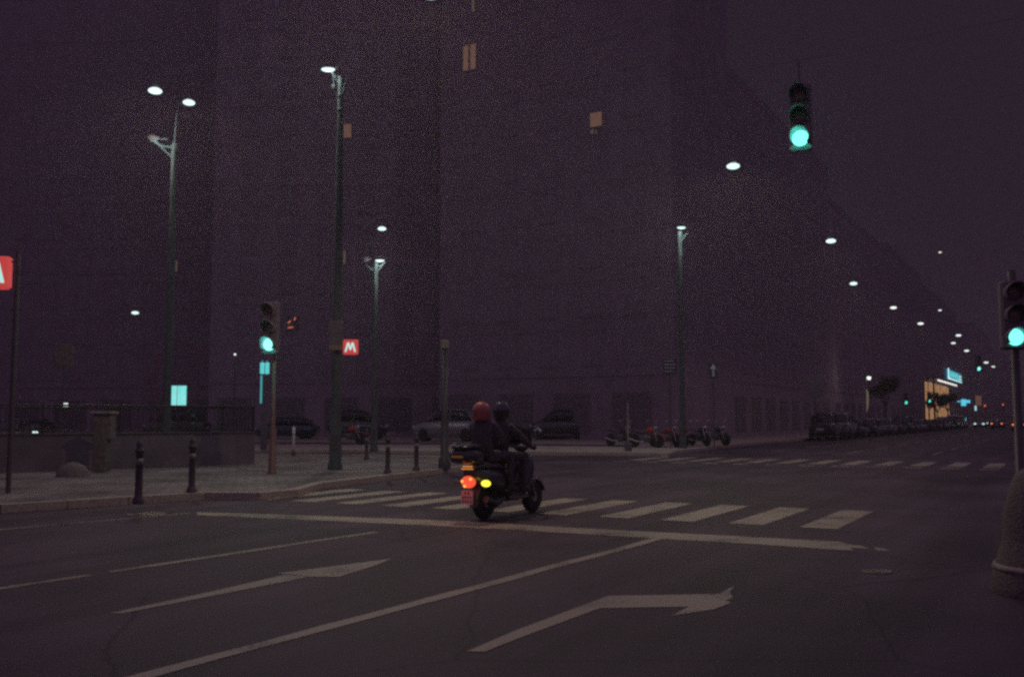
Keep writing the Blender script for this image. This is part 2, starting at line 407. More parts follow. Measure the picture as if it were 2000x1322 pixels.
# avenue lane lines beyond the junction
b = MB()
for w_ in (-5.0, -8.4, -11.8):
    for s in range(44, 300, 7): strip(b, SW(s, w_), SW(s + 3.5, w_), .12)
strip(b, SW(44, -1.2), SW(400, -1.2), .15)
tag(fix_up(b.build("lane_marking", PAINT)), kind="structure")
# arrows
b = MB()
poly_mark(b, [(214, 1197), (238, 1197), (425, 1161), (602, 1126), (560, 1121), (420, 1153)])
poly_mark(b, [(540, 1119.5), (767, 1090), (728, 1105), (662, 1126), (602, 1125.5), (572, 1121)])
tag(fix_up(b.build("straight_arrow_marking", PAINT)), kind="structure")
b = MB()
poly_mark(b, [(912, 1271), (946, 1272), (1020, 1243), (1171, 1187), (1186, 1163), (1158, 1174), (1010, 1229)])
poly_mark(b, [(1186, 1163), (1171, 1187), (1345, 1184), (1310, 1202), (1395, 1189), (1428, 1176), (1418, 1172), (1433, 1165), (1425, 1158), (1434, 1143), (1405, 1159)])
tag(fix_up(b.build("turn_arrow_marking", PAINT)), kind="structure")
# manhole cover and drain by the kerb
def manhole(px, py, r, label):
    c = G(px, py); b = MB(); b.lathe([(r, .001), (r, .012), (r * .93, .014), (r * .9, .008), (0.0, .008)], n=28)
    for k in range(-3, 4): b.box((k * r * .24, 0, .011), (r * .1, r * 1.3 * math.sqrt(max(.05, 1 - (k * .26) ** 2)), .006))
    o = b.build("manhole_cover", mat("worn_iron_cover", (.30, .27, .22), .38, metal=.4, var=.5, scale=14)); o.location = c
    tag(o, label, "manhole cover", "iron covers in the road")
manhole(286, 1005, .30, "pale worn iron cover in the road beside the near left kerb")
manhole(1712, 1117, .14, "small iron cover in the asphalt right of the turn arrow")

# ------------------------------------------------------------------ street lamps
def hung_lamp(px, py, Y, size, label, power=0, lens=LENSW, wire=8.0, group="street lamps hung on wires over the street"):
    p = P(px, py, Y)
    t = empty("hanging_street_lamp", p, ROAD, label, "street lamp", group)
    if px < 380: power *= .6
    size *= .86
    b = MB(); b.lathe([(size * .55, size * .30), (size * .62, size * .34), (size * .5, .14), (size * .3, .20), (.05, .24), (.03, .34), (0, .34)]); b.build("lamp_housing", HOUS, t)
    b = MB(); b.ell((0, 0, 0), (size, size, size * .42), 22, 12); b.build("lamp_glass", lens, t)
    b = MB(); b.tube([(0, 0, .34), (0, 0, .50)], .012, 6)
    n = 10; b.tube([(0, -wire + 2 * wire * i / n, .5 + .5 * ((2 * i / n - 1) ** 2)) for i in range(n + 1)], .002, 5); b.build("span_wire", WIRE, t)
    if power: lamp("lamp_light", (0, 0, -size * .42 - .06), power * (.7 if Y < 40 else .3), LAMPCOL, size * .5, t, 158).data.volume_factor = 1.0 if Y < 18 else .12
    return t
# the avenue's row of lamps (left lane line) and the opposite row beyond
hung_lamp(840, -14, 17.0, .26, "hanging lamp above the stop line, cut off by the top edge of the photo", 900, wire=9)
hung_lamp(1432, 325, 28.8, .23, "large hanging lamp with the widest halo on the right, below the high green signal", 620)
hung_lamp(1623, 471, 41.0, .24, "second hanging lamp of the avenue row, lower right of the one with the widest halo", 500)
hung_lamp(1667, 554, 54.0, .24, "third hanging lamp of the avenue row", 450)
hung_lamp(1745, 601, 65.6, .25, "fourth hanging lamp of the avenue row", 450, LENSFAR)
hung_lamp(1798, 632, 76.6, .26, "fifth hanging lamp of the avenue row", 420, LENSFAR)
hung_lamp(1872, 655, 88.0, .27, "sixth hanging lamp of the avenue row, above its lower neighbour", 420, LENSFAR)
hung_lamp(1862, 670, 98.0, .25, "seventh hanging lamp, just below and left of the sixth", 0, LENSFAR)
hung_lamp(1888, 685, 107.0, .29, "eighth hanging lamp of the avenue row", 400, LENSFAR)
hung_lamp(1926, 708, 130.0, .34, "ninth hanging lamp, upper right of the green signal on the curved arm", 400, LENSFAR)
hung_lamp(1940, 716, 143.0, .29, "farthest hanging lamp of the avenue row, at its lower right end", 0, LENSFAR)
hung_lamp(1836, 493, 95.0, .17, "small dim lamp standing high and alone above the avenue", 0, LENSSMALL)
hung_lamp(1836, 606, 110.0, .22, "small lamp right of the fourth lamp of the avenue row", 0, LENSFAR)
hung_lamp(303, 178, 29.0, .24, "hanging lamp with a red halo left of the tall thin mast top", 420)
hung_lamp(369, 201, 33.0, .24, "hanging lamp right of the tall thin mast top", 420)
hung_lamp(746, 447, 41.0, .21, "hanging lamp directly above the mast with two arms", 380)
hung_lamp(264, 611, 62.0, .27, "single hanging lamp low on the left below the tall thin mast", 300)

def mast(px, pytop, base_py, Y, r0, r1, label, upper=None):
    base = P(px, 817, Y); base.z = .13; top = P(px, pytop, Y).z - .13
    t = empty("lamp_mast", base, 0, label, "lamp mast")
    b = MB(); b.lathe([(r0 * 1.5, 0), (r0 * 1.5, .12), (r0 * 1.25, .18), (r0 * 1.2, 1.2), (r0, 1.3), (r1 * 1.02, top * .97), (r1, top), (0, top)], n=20); b.build("pole", POLE, t)
    b = MB(); b.box((0, -r0 * 1.22, .75), (r0 * 1.1, .03, .4)); b.build("access_door", DKPOLE, t)
    return t, top
def arm_bracket(t, z, d, L_, drop, r=.045, name="arm"):
    d = Vector(d).normalized(); b = MB()
    b.tube([(0, 0, z - .05), d * L_ * .6 + Vector((0, 0, z - .02)), d * L_ + Vector((0, 0, z + .12))], [r, r * .9, r * .8], 8)
    b.tube([(0, 0, z - drop), d * L_ * .72 + Vector((0, 0, z + .0))], r * .75, 8)
    return b.build(name, POLE, t)
def head(t, p, size, lens=LENSW, power=0):
    b = MB(); b.ell((0, 0, .07), (size * 1.25, size * .6, .10)); b.box((size * .9, 0, .07), (size * 1.2, .12, .08), bev=.02)
    h = b.build("lamp_head", HOUS, t); h.location = p
    b = MB(); b.ell((0, 0, -.005), (size * 1.0, size * .55, size * .32)); b.build("lamp_glass", lens, h)
    if power: lamp("lamp_light", Vector(p) - Vector((0, 0, size * .32 + .08)), power * .42, (.82, 1, .90), .10, t).data.volume_factor = .08
    return h
# the tall thin mast on the left with its crossed bracket
t, top = mast(325, 280, 0, 30.0, .13, .085, "tall pale mast on the left with a triangular bracket and a thin rod above it")
arm_bracket(t, top - .1, (-1, -.25, 0), .62, .42, .05); arm_bracket(t, top - .28, (-.8, .5, 0), .45, .1, .04)
b = MB(); b.tube([(0, 0, top), (.04, 0, top + .8), (.10, 0, top + 1.32)], [.03, .022, .018], 8); b.build("top_rod", POLE, t)
b = MB(); b.tube([(-.85, -.1, top + .08), (-.2, -.05, top + .12)], .022, 6); b.build("crossbar", GREYMET, t)
head(t, Vector((-.62, -.18, top + .04)), .15, HOUS, 0); lamp("lamp_light", (-.50, -.30, top - .05), 120, (.80, 1, .92), .06, t).data.volume_factor = .06
# main mast
t, top = mast(656, 150, 925, 26.2, .135, .085, "tallest mast, thick grey pole behind the red helmet's left, with a lamp at its top")
arm_bracket(t, top - .35, (.45, -.4, 0), .22, .5, .035)
arm_bracket(t, top + .02, (-1, -.2, 0), .28, .3, .03)
b = MB(); b.lathe([(.088, top - .62), (.097, top - .6), (.097, top - .5), (.088, top - .48)]); b.lathe([(.09, top - 1.0), (.099, top - .98), (.099, top - .93), (.09, top - .91)]); b.build("collar", POLE, t)
b = MB(); b.lathe([(.08, .06), (.06, 0), (.03, -.05), (0, -.06)], (-.24, .24, top - .22)); b.tube([(-.24, .24, top - .2), (-.24, .1, top + .08)], .015, 6); b.build("insulator", GREYMET, t)
head(t, Vector((-.34, -.1, top + .17)), .19, LENSW, 330)
# sign plates on the main mast
b = MB(); b.box((0, 0, 0), (.36, .03, .80), bev=.012); o = b.build("information_board", mat("grey_sign_back", (.14, .13, .15), .6, var=.3, scale=3)); o.location = P(655.5, 656, 25.95)
tag(o, "dim grey upright board on the tallest mast beside the small red metro sign", "sign")
b = MB(); b.box((0, 0, 0), (.36, .03, .13), bev=.01)
for k in range(9): b.box((-.145 + k * .035, -.018, .02), (.022, .006, .035))
for k in range(7): b.box((-.12 + k * .038, -.018, -.03), (.022, .006, .03))
o = b.build("direction_plate", mat("brownish_plate", (.34, .24, .18), .6, var=.4, scale=30)); o.location = P(655.5, 679.5, 25.93); tag(o, "narrow brownish plate under the dim grey board on the tallest mast", "sign")
# mast with two arms
t, top = mast(731, 512, 888, 40.0, .12, .09, "pale mast with two arms, right of the tallest mast")
arm_bracket(t, top - .15, (1, -.3, 0), .42, .35, .045); arm_bracket(t, top - .25, (-1, -.2, 0), .42, .2, .03)
head(t, Vector((.19, -.25, top + .03)), .19, LENSW, 380); head(t, Vector((-.42, -.1, top + .05)), .15, HOUS, 0)

# mast at the far corner
t, top = mast(1333, 452, 884, 45.0, .13, .10, "pale mast at the far corner with one lamp and a small bracket")
arm_bracket(t, top - .2, (1, -.2, 0), .38, .4, .045)
head(t, Vector((0.02, -.32, top + .12)), .20, LENSW, 520)


# ------------------------------------------------------------------ traffic signals
def signal_head(parent, loc, rz, r=.10, lit=2, green=GRN, red=REDOFF, name="signal_head", small=False):
    h = bpy.data.objects.new(name, None); 
    cs = r * 2.7
    b = MB(); b.box((0, .02, 0), (cs * 1.02, .16, cs * 3.1), bev=.03)
    hd = b.build(name, CASE, parent); hd.location = loc; hd.rotation_euler = (0, 0, rz)
    for k, zc in enumerate((cs, 0, -cs)):
        m = (red, AMBOFF, green if lit == 2 else REDOFF)[k]
        b = MB(); b.lathe([(r, -.062), (r * .85, -.085), (r * .5, -.10), (0, -.107)], (0, 0, zc), axis='y', n=28)
        b.build("signal_lens", m, hd)
        # visor: an open hood round the top and sides of the lens
        b = MB(); n = 22; vs = []
        for ring, (rr, off) in enumerate(((r * 1.08, 0), (r * 1.14, 0))):
            for i in range(n + 1):
                th = -PI * .22 + (PI * 1.44) * i / n
                d = .19 * r / .1 * (.55 + .45 * max(0, math.sin(th)))
                vs.append((rr * math.cos(th), -.06, zc + rr * math.sin(th))); vs.append((rr * math.cos(th), -.06 - d, zc + rr * math.sin(th)))
        q = 2 * (n + 1); fs = []
        for i in range(n):
            a = 2 * i; fs.append((a, a + 1, a + 3, a + 2)); fs.append((q + a, q + a + 2, q + a + 3, q + a + 1)); fs.append((a + 1, q + a + 1, q + a + 3, a + 3))
        b.add(vs, fs, True); b.build("visor", CASE, hd)
    return hd
# high signal over the lanes (lens 0.3 m), hung on a wire
cs = .15 * 2.7
p = P(1564, 272, 17.7)
t = empty("hanging_traffic_signal", p + Vector((0, 0, cs)), 0, "traffic signal hung high over the lanes, its green lens lit", "traffic signal")
signal_head(t, (0, 0, 0), -UA + .1, .15)
b = MB(); b.tube([(0, .02, cs * 1.5), (0, .02, cs * 1.5 + .5)], .02, 8)
b.tube([Vector((0, .02, cs * 1.5 + .5)) + V * (-11 + 22 * i / 12) + Vector((0, 0, .5 * (i / 6 - 1) ** 2)) for i in range(13)], .004, 5); b.build("span_wire", WIRE, t)
lamp("signal_glow", Vector((-.15, -.32, -cs - .02)), 20, (.1, 1, .6), .06, t)
# right signal on its post
p = P(1979, 657, 12.2); cs = .10 * 2.7
t = empty("traffic_signal", (p.x + .1, p.y + .16, 0), 0, "traffic signal on a dark post at the right edge, green lens lit", "traffic signal")
b = MB(); b.lathe([(.11, 0), (.11, .05), (.055, .08), (.05, 3.4), (.0, 3.42)]); b.build("post", DKPOLE, t)
signal_head(t, (-.1, -.16, p.z + cs), -.14, .105)
# left signal
p = P(528, 674, 24.0); bs = G(531, 935)
t = empty("traffic_signal", (bs.x, bs.y, .13), 0, "traffic signal on a slim post left of the tallest mast, green lens lit", "traffic signal")
b = MB(); b.lathe([(.12, 0), (.12, .03), (.095, .05), (.09, 1.1), (.055, 1.16), (.052, 3.5), (0, 3.52)]); b.build("post", mat("reddish_pole_paint", (.16, .08, .075), .5, var=.4, scale=9), t)
signal_head(t, (p.x - bs.x, p.y - bs.y, p.z - .13 + .16 * 2.7), -.22, .155, green=mat("green_signal_lens_bright", (.1, .6, .5), .3, var=0, emit=(.30, 1.0, .86), estr=6))
lamp("signal_glow", (p.x - bs.x - .05, p.y - bs.y - .36, p.z - .15), 12, (.1, 1, .7), .06, t)
def far_signal(px, py, Y, r, green, label, post=True, redlit=False, group="small far traffic signals"):
    p = P(px, py, Y); cs = r * 2.7; zc = p.z + (cs if not redlit else -cs)
    t = empty("traffic_signal", (p.x, p.y + .12, .13), 0, label, "traffic signal", group)
    if post:
        b = MB(); b.lathe([(.07, 0), (.06, .1), (.05, zc), (0, zc + .3)], n=10); b.build("post", DKPOLE, t)
    if redlit: signal_head(t, (0, -.12, zc - .13), 0, r, lit=0, red=RED_FAR)
    else: signal_head(t, (0, -.12, zc - .13), 0, r, green=green)
    return t
far_signal(1769, 786, 108, .17, GRN_FAR, "small far green signal left of the lit shop front")
far_signal(1815, 783, 126, .17, GRN_FAR, "small far green signal in front of the lit shop front")
far_signal(1923, 792, 190, .22, GRN_FAR, "far red signal right of the cyan lit signs", redlit=True)
far_signal(1958, 790, 210, .22, GRN_FAR, "far red signal nearest the right edge", redlit=True)
# gantry signal with the curved arm
t0 = P(1826, 817, 120); t = empty("gantry_signal", (t0.x, t0.y, .13), 0, "green signal on a long curved arm in front of the cyan shop sign", "traffic signal")
hz_ = P(1862, 717, 120).z
b = MB(); b.lathe([(.14, 0), (.12, .2), (.09, hz_ - 1.2)], n=12); b.build("post", DKPOLE, t)
e = P(1910, 720, 120).x - t0.x
b = MB(); b.tube([(0, 0, hz_ - 1.3), (.15, 0, hz_ - .7), (.7, 0, hz_ - .22), (1.8, 0, hz_ - .02), (e, 0, hz_ + .02)], [.09, .07, .06, .05, .04], 8); b.build("curved_arm", GREYMET, t)
signal_head(t, (e, -.12, P(1910, 720, 120).z + .24 * 2.7 - .13), 0, .24, green=mat("green_signal_lens_mid", (.1, .6, .5), .3, var=0, emit=(.2, 1.0, .8), estr=3, sample=False))

# ------------------------------------------------------------------ metro signs
MRED = mat("metro_red_glass", (.55, .06, .06), .4, var=0, emit=(.70, .075, .070), estr=.62, sample=False)
MWHT = mat("metro_white_letter", (.8, .8, .8), .4, var=0, emit=(.45, .90, .80), estr=.85, sample=False)
def metro_sign(px, py, Y, size, rz, pole_dx, label):
    p = P(px, py, Y); t = empty("metro_sign", (p.x, p.y, .13), rz, label, "metro sign", "red metro signs"); zc = p.z - .13; h = size / 2
    b = MB(); b.box((0, 0, zc), (size, size * .3, size), bev=size * .07); bx = b.build("sign_box", MRED, t)
    k = size
    M_ = [(-.37, -.32), (-.21, .30), (-.08, .30), (.0, .0), (.08, .30), (.21, .30), (.37, -.32), (.26, -.32), (.14, .12), (.05, -.20), (-.05, -.20), (-.14, .12), (-.26, -.32)]
    for sgn in (-1, 1):
        b = MB(); b.prism([(a * k * -sgn, c * k) for a, c in M_], 0, 0.012, frame=lambda a, c, hh: (a, sgn * (size * .15 + .003 + hh), zc + c + .0))
        b.build("letter_m", MWHT, bx)
    b = MB(); b.tube([(pole_dx, .0, 0), (pole_dx, 0, zc + h + .1)], .045, 10); b.tube([(pole_dx, 0, zc + h * .7), (0, 0, zc + h * .7)], .02, 6); b.build("post", DKPOLE, t)
    return t
metro_sign(685, 678, 36.0, .56, 0.0, -.42, "small red metro sign with a white letter M right of the tallest mast")
metro_sign(-12, 533, 18.0, .62, .12, .42, "larger red metro sign with a white letter M cut by the left edge")

# ------------------------------------------------------------------ bollards and posts on the pavement
bp_m = mat("bollard_iron", (.07, .058, .072), .5, var=.3, scale=10)
def make_bollard():
    t = empty("bollard", (0, 0, 0), 0, "x", "bollard")
    b = MB(); b.lathe([(.095, 0), (.095, .05), (.075, .09), (.060, .14), (.056, .80), (.075, .82), (.075, .86), (.05, .885), (.055, .94), (.045, .99), (0, 1.02)], n=18); b.build("post", bp_m, t)
    b = MB(); b.lathe([(.0585, .62), (.0595, .62), (.0595, .72), (.0585, .72)], n=18); b.build("band", mat("reflective_band", (.22, .21, .21), .4, var=.3), t)
    return t
bol = make_bollard(); bol["category"] = "bollard"
for px, py, lab in ((270, 983, "iron bollard nearest the left edge of the photo, at the near kerb"), (374, 962, "second iron bollard along the near kerb from the left"),
                    (757, 925, "iron bollard between the tallest mast and the motor scooter"), (813, 920, "iron bollard just left of the thick dark post"),
                    (716, 897, "small far bollard right of the tallest mast")):
    g = G(px, py, .13); inst(bol, g, random.uniform(0, 3), lab, "iron bollards on the pavement")
# reflective kerb marker on the leftmost bollard's foot
# pale reflective post
g = G(573, 890, .13); t = empty("marker_post", g, 0, "pale marker post with a white band standing behind the green-lit signal", "post")
b = MB(); b.lathe([(.07, 0), (.07, .18), (.05, .2)], n=14); b.build("foot", bp_m, t)
b = MB(); b.lathe([(.045, .2), (.045, .8), (0, .81)], n=14); b.build("shaft", mat("cream_post_paint", (.45, .42, .34), .5, var=.3), t)
b = MB(); b.lathe([(.052, .82), (.052, 1.05), (0, 1.07)], n=14); b.build("white_band", mat("white_reflector", (.8, .8, .78), .3, var=.1), t)
# thick dark post with a box on top
g = G(868, 915, .13); t = empty("camera_post", g, 0, "thick dark post with a small pale box on top, left of the scooter", "post"); H_ = P(868, 683, g.y).z - .13
b = MB(); b.lathe([(.17, 0), (.17, .25), (.115, .32), (.11, 1.3), (.075, 1.4), (.07, H_), (0, H_)], n=18); b.build("shaft", mat("dark_teal_paint", (.05, .055, .065), .45, var=.3), t)
b = MB(); b.box((0, -.02, H_ + .14), (.22, .2, .26), bev=.03); b.build("top_box", mat("pale_box_plastic", (.24, .23, .21), .6, var=.3), t)
# sign post at the far corner
g = G(1227, 880, .13); t = empty("corner_post", g, 0, "thin pale post with a dark block foot at the far corner", "post")
b = MB(); b.box((0, 0, .17), (.32, .28, .34), bev=.05); b.build("foot_block", BLACKP, t)
b = MB(); b.tube([(0, 0, .3), (0, 0, 2.05)], .03, 10); b.build("shaft", mat("pale_post", (.33, .30, .30), .5, var=.3), t)

def plate_sign(name, px, py, Y, wd, ht, m, label, marks=None, pm=DKPOLE, rz=0.0, cat="sign", zt=.1):
    p = P(px, py, Y); t = empty(name, (p.x, p.y, .13), rz, label, cat); zc = p.z - .13
    b = MB(); b.tube([(0, .05, 0), (0, .05, zc + ht / 2 + zt)], .03, 8); b.build("post", pm, t)
    b = MB(); b.box((0, 0, zc), (wd, .03, ht), bev=.01); pl = b.build("plate", m, t)
    if marks:
        b = MB(); marks(b, zc); b.build("marks", mat("white_sign_film", (.62, .62, .62), .5, var=.2), pl)
    return t
gs = mat("grey_sign_film", (.17, .16, .18), .5, var=.3, scale=6)
plate_sign("bus_stop_sign", 125, 694, 34, .66, .78, mat("brown_grey_sign", (.17, .13, .12), .5, var=.5, scale=5), "dim square board on a post above the left railing")
def rows(b, zc):
    for r_ in range(4):
        x = -.25
        while x < .22:
            wd_ = random.uniform(.03, .1); b.box((x + wd_ / 2, -.018, zc + .24 - r_ * .16), (wd_, .005, .05)); x += wd_ + .03
plate_sign("street_sign", 1308, 715, 45, .66, .74, mat("dark_blue_sign", (.05, .05, .09), .5, var=.2), "dark board with faint pale rows on a post left of the white arrow sign", rows)
def arrow(b, zc): b.prism([(-.04, -.30), (.04, -.30), (.04, .08), (.17, .05), (0, .32), (-.17, .05), (-.04, .08)], 0, .006, frame=lambda a, c, h: (a, -.017 - h, zc + c))
plate_sign("arrow_sign", 1393, 723, 47, .42, .74, mat("blue_sign", (.05, .06, .14), .5, var=.2), "upright sign with a white arrow pointing up at the far corner", arrow)
plate_sign("notice_board", 1591, 754, 56, .95, 1.25, gs, "large dim board on a post left of the round park lamp")
plate_sign("street_sign", 306, 700, 50, .16, .26, mat("red_pole_plate", (.30, .07, .06), .5, var=.3), "thin reddish post left of the lit double poster", pm=mat("red_pole", (.28, .075, .065), .5, var=.3))

# ------------------------------------------------------------------ lit panels
POST = curtain_mat("lit_poster", (.42, .95, .88), (.07, .62, .62), 1.0, 3)
def lit_poster():
    p = P(346, 772, 58); t = empty("lit_poster_case", (p.x, p.y, .13), 0, "cyan lit double poster case behind the railing on the left", "poster case")
    wd = 1.12
    for s_ in (-1, 1):
        b = MB(); b.box((s_ * wd / 4 * 1.02, 0, 2.72), (wd / 2 - .03, .06, 1.2)); b.build("poster", POST, t)
    b = MB()
    for x in (-wd / 2 - .03, 0, wd / 2 + .03): b.box((x, .03, 1.70 if x else 2.7), (.045 if x else .03, .12, 3.4 if x else 1.3))
    b.box((0, .03, 3.38), (wd + .1, .14, .08)); b.box((0, .03, 2.06), (wd + .1, .14, .1)); b.build("frame", BLACKP, t)
lit_poster()
CY = mat("cyan_lit_glass", (.2, .6, .6), .4, var=0, emit=(.12, .72, .74), estr=.75, sample=False)
p = P(517, 719, 42); t = empty("lit_totem", (p.x, p.y, .13), 0, "narrow cyan lit totem below the left green signal", "totem")
b = MB()
for dx in (-.11, .11): b.box((dx, 0, p.z - .13), (.17, .1, .5), bev=.02); b.tube([(dx, 0, p.z - .13 + .3), (dx, 0, p.z + .2)], .02, 6)
b.build("lit_head", CY, t)
b = MB(); b.box((-.13, 0, p.z - 1.05), (.08, .06, 1.2)); b.build("lit_edge", mat("cyan_lit_edge", (.2, .6, .6), .4, var=0, emit=(.05, .42, .45), estr=.6, sample=False), t)
b = MB(); b.box((.02, .04, (p.z - .4) / 2), (.30, .08, p.z - .45), bev=.02); b.build("cabinet", BLACKP, t)
# small red lit sign
p = P(571, 631, 62); t = empty("red_lit_sign", p, 0, "three small orange red lit strokes above the left green signal", "lit sign")
RS = mat("red_lit_tube", (.5, .1, .05), .4, var=0, emit=(.8, .22, .13), estr=.55, sample=False)
b = MB(); b.tube([(-.28, 0, .0), (-.12, 0, .14)], .05, 8); b.build("lit_stroke", RS, t)
b = MB(); b.tube([(.12, 0, .18), (.19, 0, .38)], .045, 8); b.build("lit_stroke", RS, t)
b = MB(); b.tube([(-.28, 0, -.30), (.05, 0, -.26)], .045, 8); b.build("lit_stroke", RS, t)
b = MB(); b.box((0, .1, 0), (.8, .06, 1.0), bev=.02); b.box((0, .9, 0), (.08, 1.6, .08)); b.build("backing_board", BLACKP, t)
def globe_lamp(px, py, Y, r, label, banner=None, power=0, lens=LENSFAR):
    p = P(px, py, Y); t = empty("park_lamp", (p.x, p.y, .13), 0, label, "street lamp", "round park lamps"); zc = p.z - .13
    b = MB(); b.lathe([(.09, 0), (.09, .3), (.05, .4), (.04, zc - r), (r * .5, zc - r * .95), (0, zc - r * .9)], n=12); b.build("pole", DKPOLE, t)
    b = MB(); b.ell((0, 0, zc), (r, r, r)); b.build("globe", lens, t)
    b = MB(); b.lathe([(r * .8, zc + r * .7), (r * .5, zc + r * 1.1), (0, zc + r * 1.2)], n=12); b.build("cap", HOUS, t)
    if power: lamp("lamp_light", (.0, -r - .15, zc - .1), power, LAMPCOL, .1, t)
    if banner:
        b = MB(); q = [(-.06, 0), (.16, .5), (.26, 1.3), (.22, 2.1), (.02, 2.5), (-.03, 1.2)]
        b.prism([(a - .32, c) for a, c in q], 0, .02, frame=lambda a, c, h: (a, -.03 - h, zc - 3.6 + c)); b.build("banner", mat("glowing_cream_banner", (.5, .45, .34), .8, var=.2, emit=(.30, .24, .15), estr=.25, sample=False), t)  # the banner's faint emission stands in for lamplight falling on it
    return t
globe_lamp(1697, 738, 100, .22, "round park lamp with a pale banner, left of the lit shop front", True, 25)
globe_lamp(128, 791, 46, .13, "small round lamp just above the left railing", power=0)
globe_lamp(459, 692, 60, .07, "tiny lamp on a thin pole left of the left green signal")

# ------------------------------------------------------------------ metro stair parapet and railing on the left
p1 = G(494, 906, .13); p0 = G(-500, 940, .13); depth = Vector((0, 5.5, 0))
RL = mat("railing_iron", (.040, .036, .044), .45, var=.3, scale=9)
WALLM = mat("parapet_panel", (.15, .12, .155), .7, var=.35, scale=1.5)
t = empty("metro_stair_parapet", p1, 0, "dark parapet wall round the metro stairs on the left, topped by a barred railing", "parapet")
v = p0 - p1; L_ = v.length; d = v.normalized(); nn = Vector((-d.y, d.x, 0))
if nn.y < 0: nn = -nn
def wall_run(a, e_, b): 
    m_ = (a + e_) / 2; dd = e_ - a; b.box((m_.x, m_.y, .46), (dd.length, .2, .92), rz=math.atan2(dd.y, dd.x))
b = MB(); wall_run(Vector((0, 0, 0)), d * L_, b); b.build("front_wall", WALLM, t)
b = MB(); wall_run(nn * .2, nn * 5.5, b); b.build("end_wall", WALLM, t)
b = MB(); wall_run(nn * 5.5 + d * .1, d * L_ + nn * 5.5, b); b.build("back_wall", WALLM, t)
b = MB()
for k in range(int(L_ / 1.0)):
    m_ = d * (k + .5); b.box((m_.x, m_.y, .95), (.985, .27, .05), rz=math.atan2(d.y, d.x), bev=.012)
b.build("coping", mat("parapet_coping", (.075, .065, .07), .7, var=.4, scale=12), t)
def rail_run(a, dd, LL):
    b = MB(); b.tube([a + Vector((0, 0, 1.72)), a + dd * LL + Vector((0, 0, 1.72))], .028, 8); b.tube([a + Vector((0, 0, 1.05)), a + dd * LL + Vector((0, 0, 1.05))], .015, 6)
    k = int(LL / .14)
    for i in range(k + 1): q = a + dd * (i * .14); b.tube([q + Vector((0, 0, .98)), q + Vector((0, 0, 1.71))], .007, 5, cap=False)
    for i in range(int(LL / 2) + 1): q = a + dd * (i * 2.0); b.tube([q + Vector((0, 0, .9)), q + Vector((0, 0, 1.76))], .026, 8)
    b.build("railing", RL, t)
rail_run(Vector((0, 0, 0)), d, 11.5); rail_run(Vector((0, 0, 0)) + nn * .1, nn, 5.4); rail_run(nn * 5.5, d, L_)
# stone pillar at the stair head and its kerb stone
g = G(200, 922, .13); t = empty("stone_pillar", g, 0, "square stone pillar with a pale cap at the head of the metro stairs", "pillar"); hh = P(200, 806, g.y).z - .13
PM = mat("pillar_stone", (.16, .14, .13), .8, var=.5, scale=7, bump=.4)
b = MB(); b.box((-.03, 0, hh / 2), (.36, .34, hh - .06), bev=.02); b.build("shaft", PM, t)
b = MB(); b.box((0, 0, hh + .0), (.56, .5, .07), bev=.015); b.build("cap", mat("pillar_cap_stone", (.30, .26, .24), .7, var=.4, scale=10), t)
b = MB(); b.box((.12, -.012, hh - .38), (.26, .33, .62), bev=.02); b.build("side_block", mat("pillar_block", (.19, .165, .15), .8, var=.5, scale=9), t)
g = G(142, 931, .13); b = MB(); b.lathe([(.40, 0), (.38, .1), (.28, .24), (.12, .33), (0, .35)], n=14, sx=1, sy=.7); o = b.build("guard_stone", CONC); o.location = g
tag(o, "low rounded concrete guard stone left of the square stone pillar", "guard stone")

# ------------------------------------------------------------------ concrete plinth bottom right
g = G(2053, 1160); t = empty("concrete_plinth", g, 0, "bell shaped concrete plinth cut by the right edge", "plinth")
GR = mat("speckled_granite_concrete", (.22, .20, .18), .8, var=.75, scale=70, bump=1.0, bscale=45)
def rpx(n_): return n_ * g.y / F
prof = [(rpx(104), 0), (rpx(106), .03), (rpx(97), .21), (rpx(90), .32), (rpx(82), .42), (rpx(80), .50), (rpx(78), .68), (rpx(66), .86), (rpx(56), 1.00), (rpx(40), 1.06), (0, 1.07)]
b = MB(); b.lathe(prof, n=40); b.build("body", GR, t)
b = MB(); b.lathe([(rpx(99), .205), (rpx(101), .215), (rpx(97.5), .25), (rpx(95), .25)], n=40); b.build("rim", KERB, t)
b = MB(); b.lathe([(.05, 1.06), (.05, 1.5), (.06, 1.52), (0, 1.53)], n=14); b.build("stub_post", DKPOLE, t)

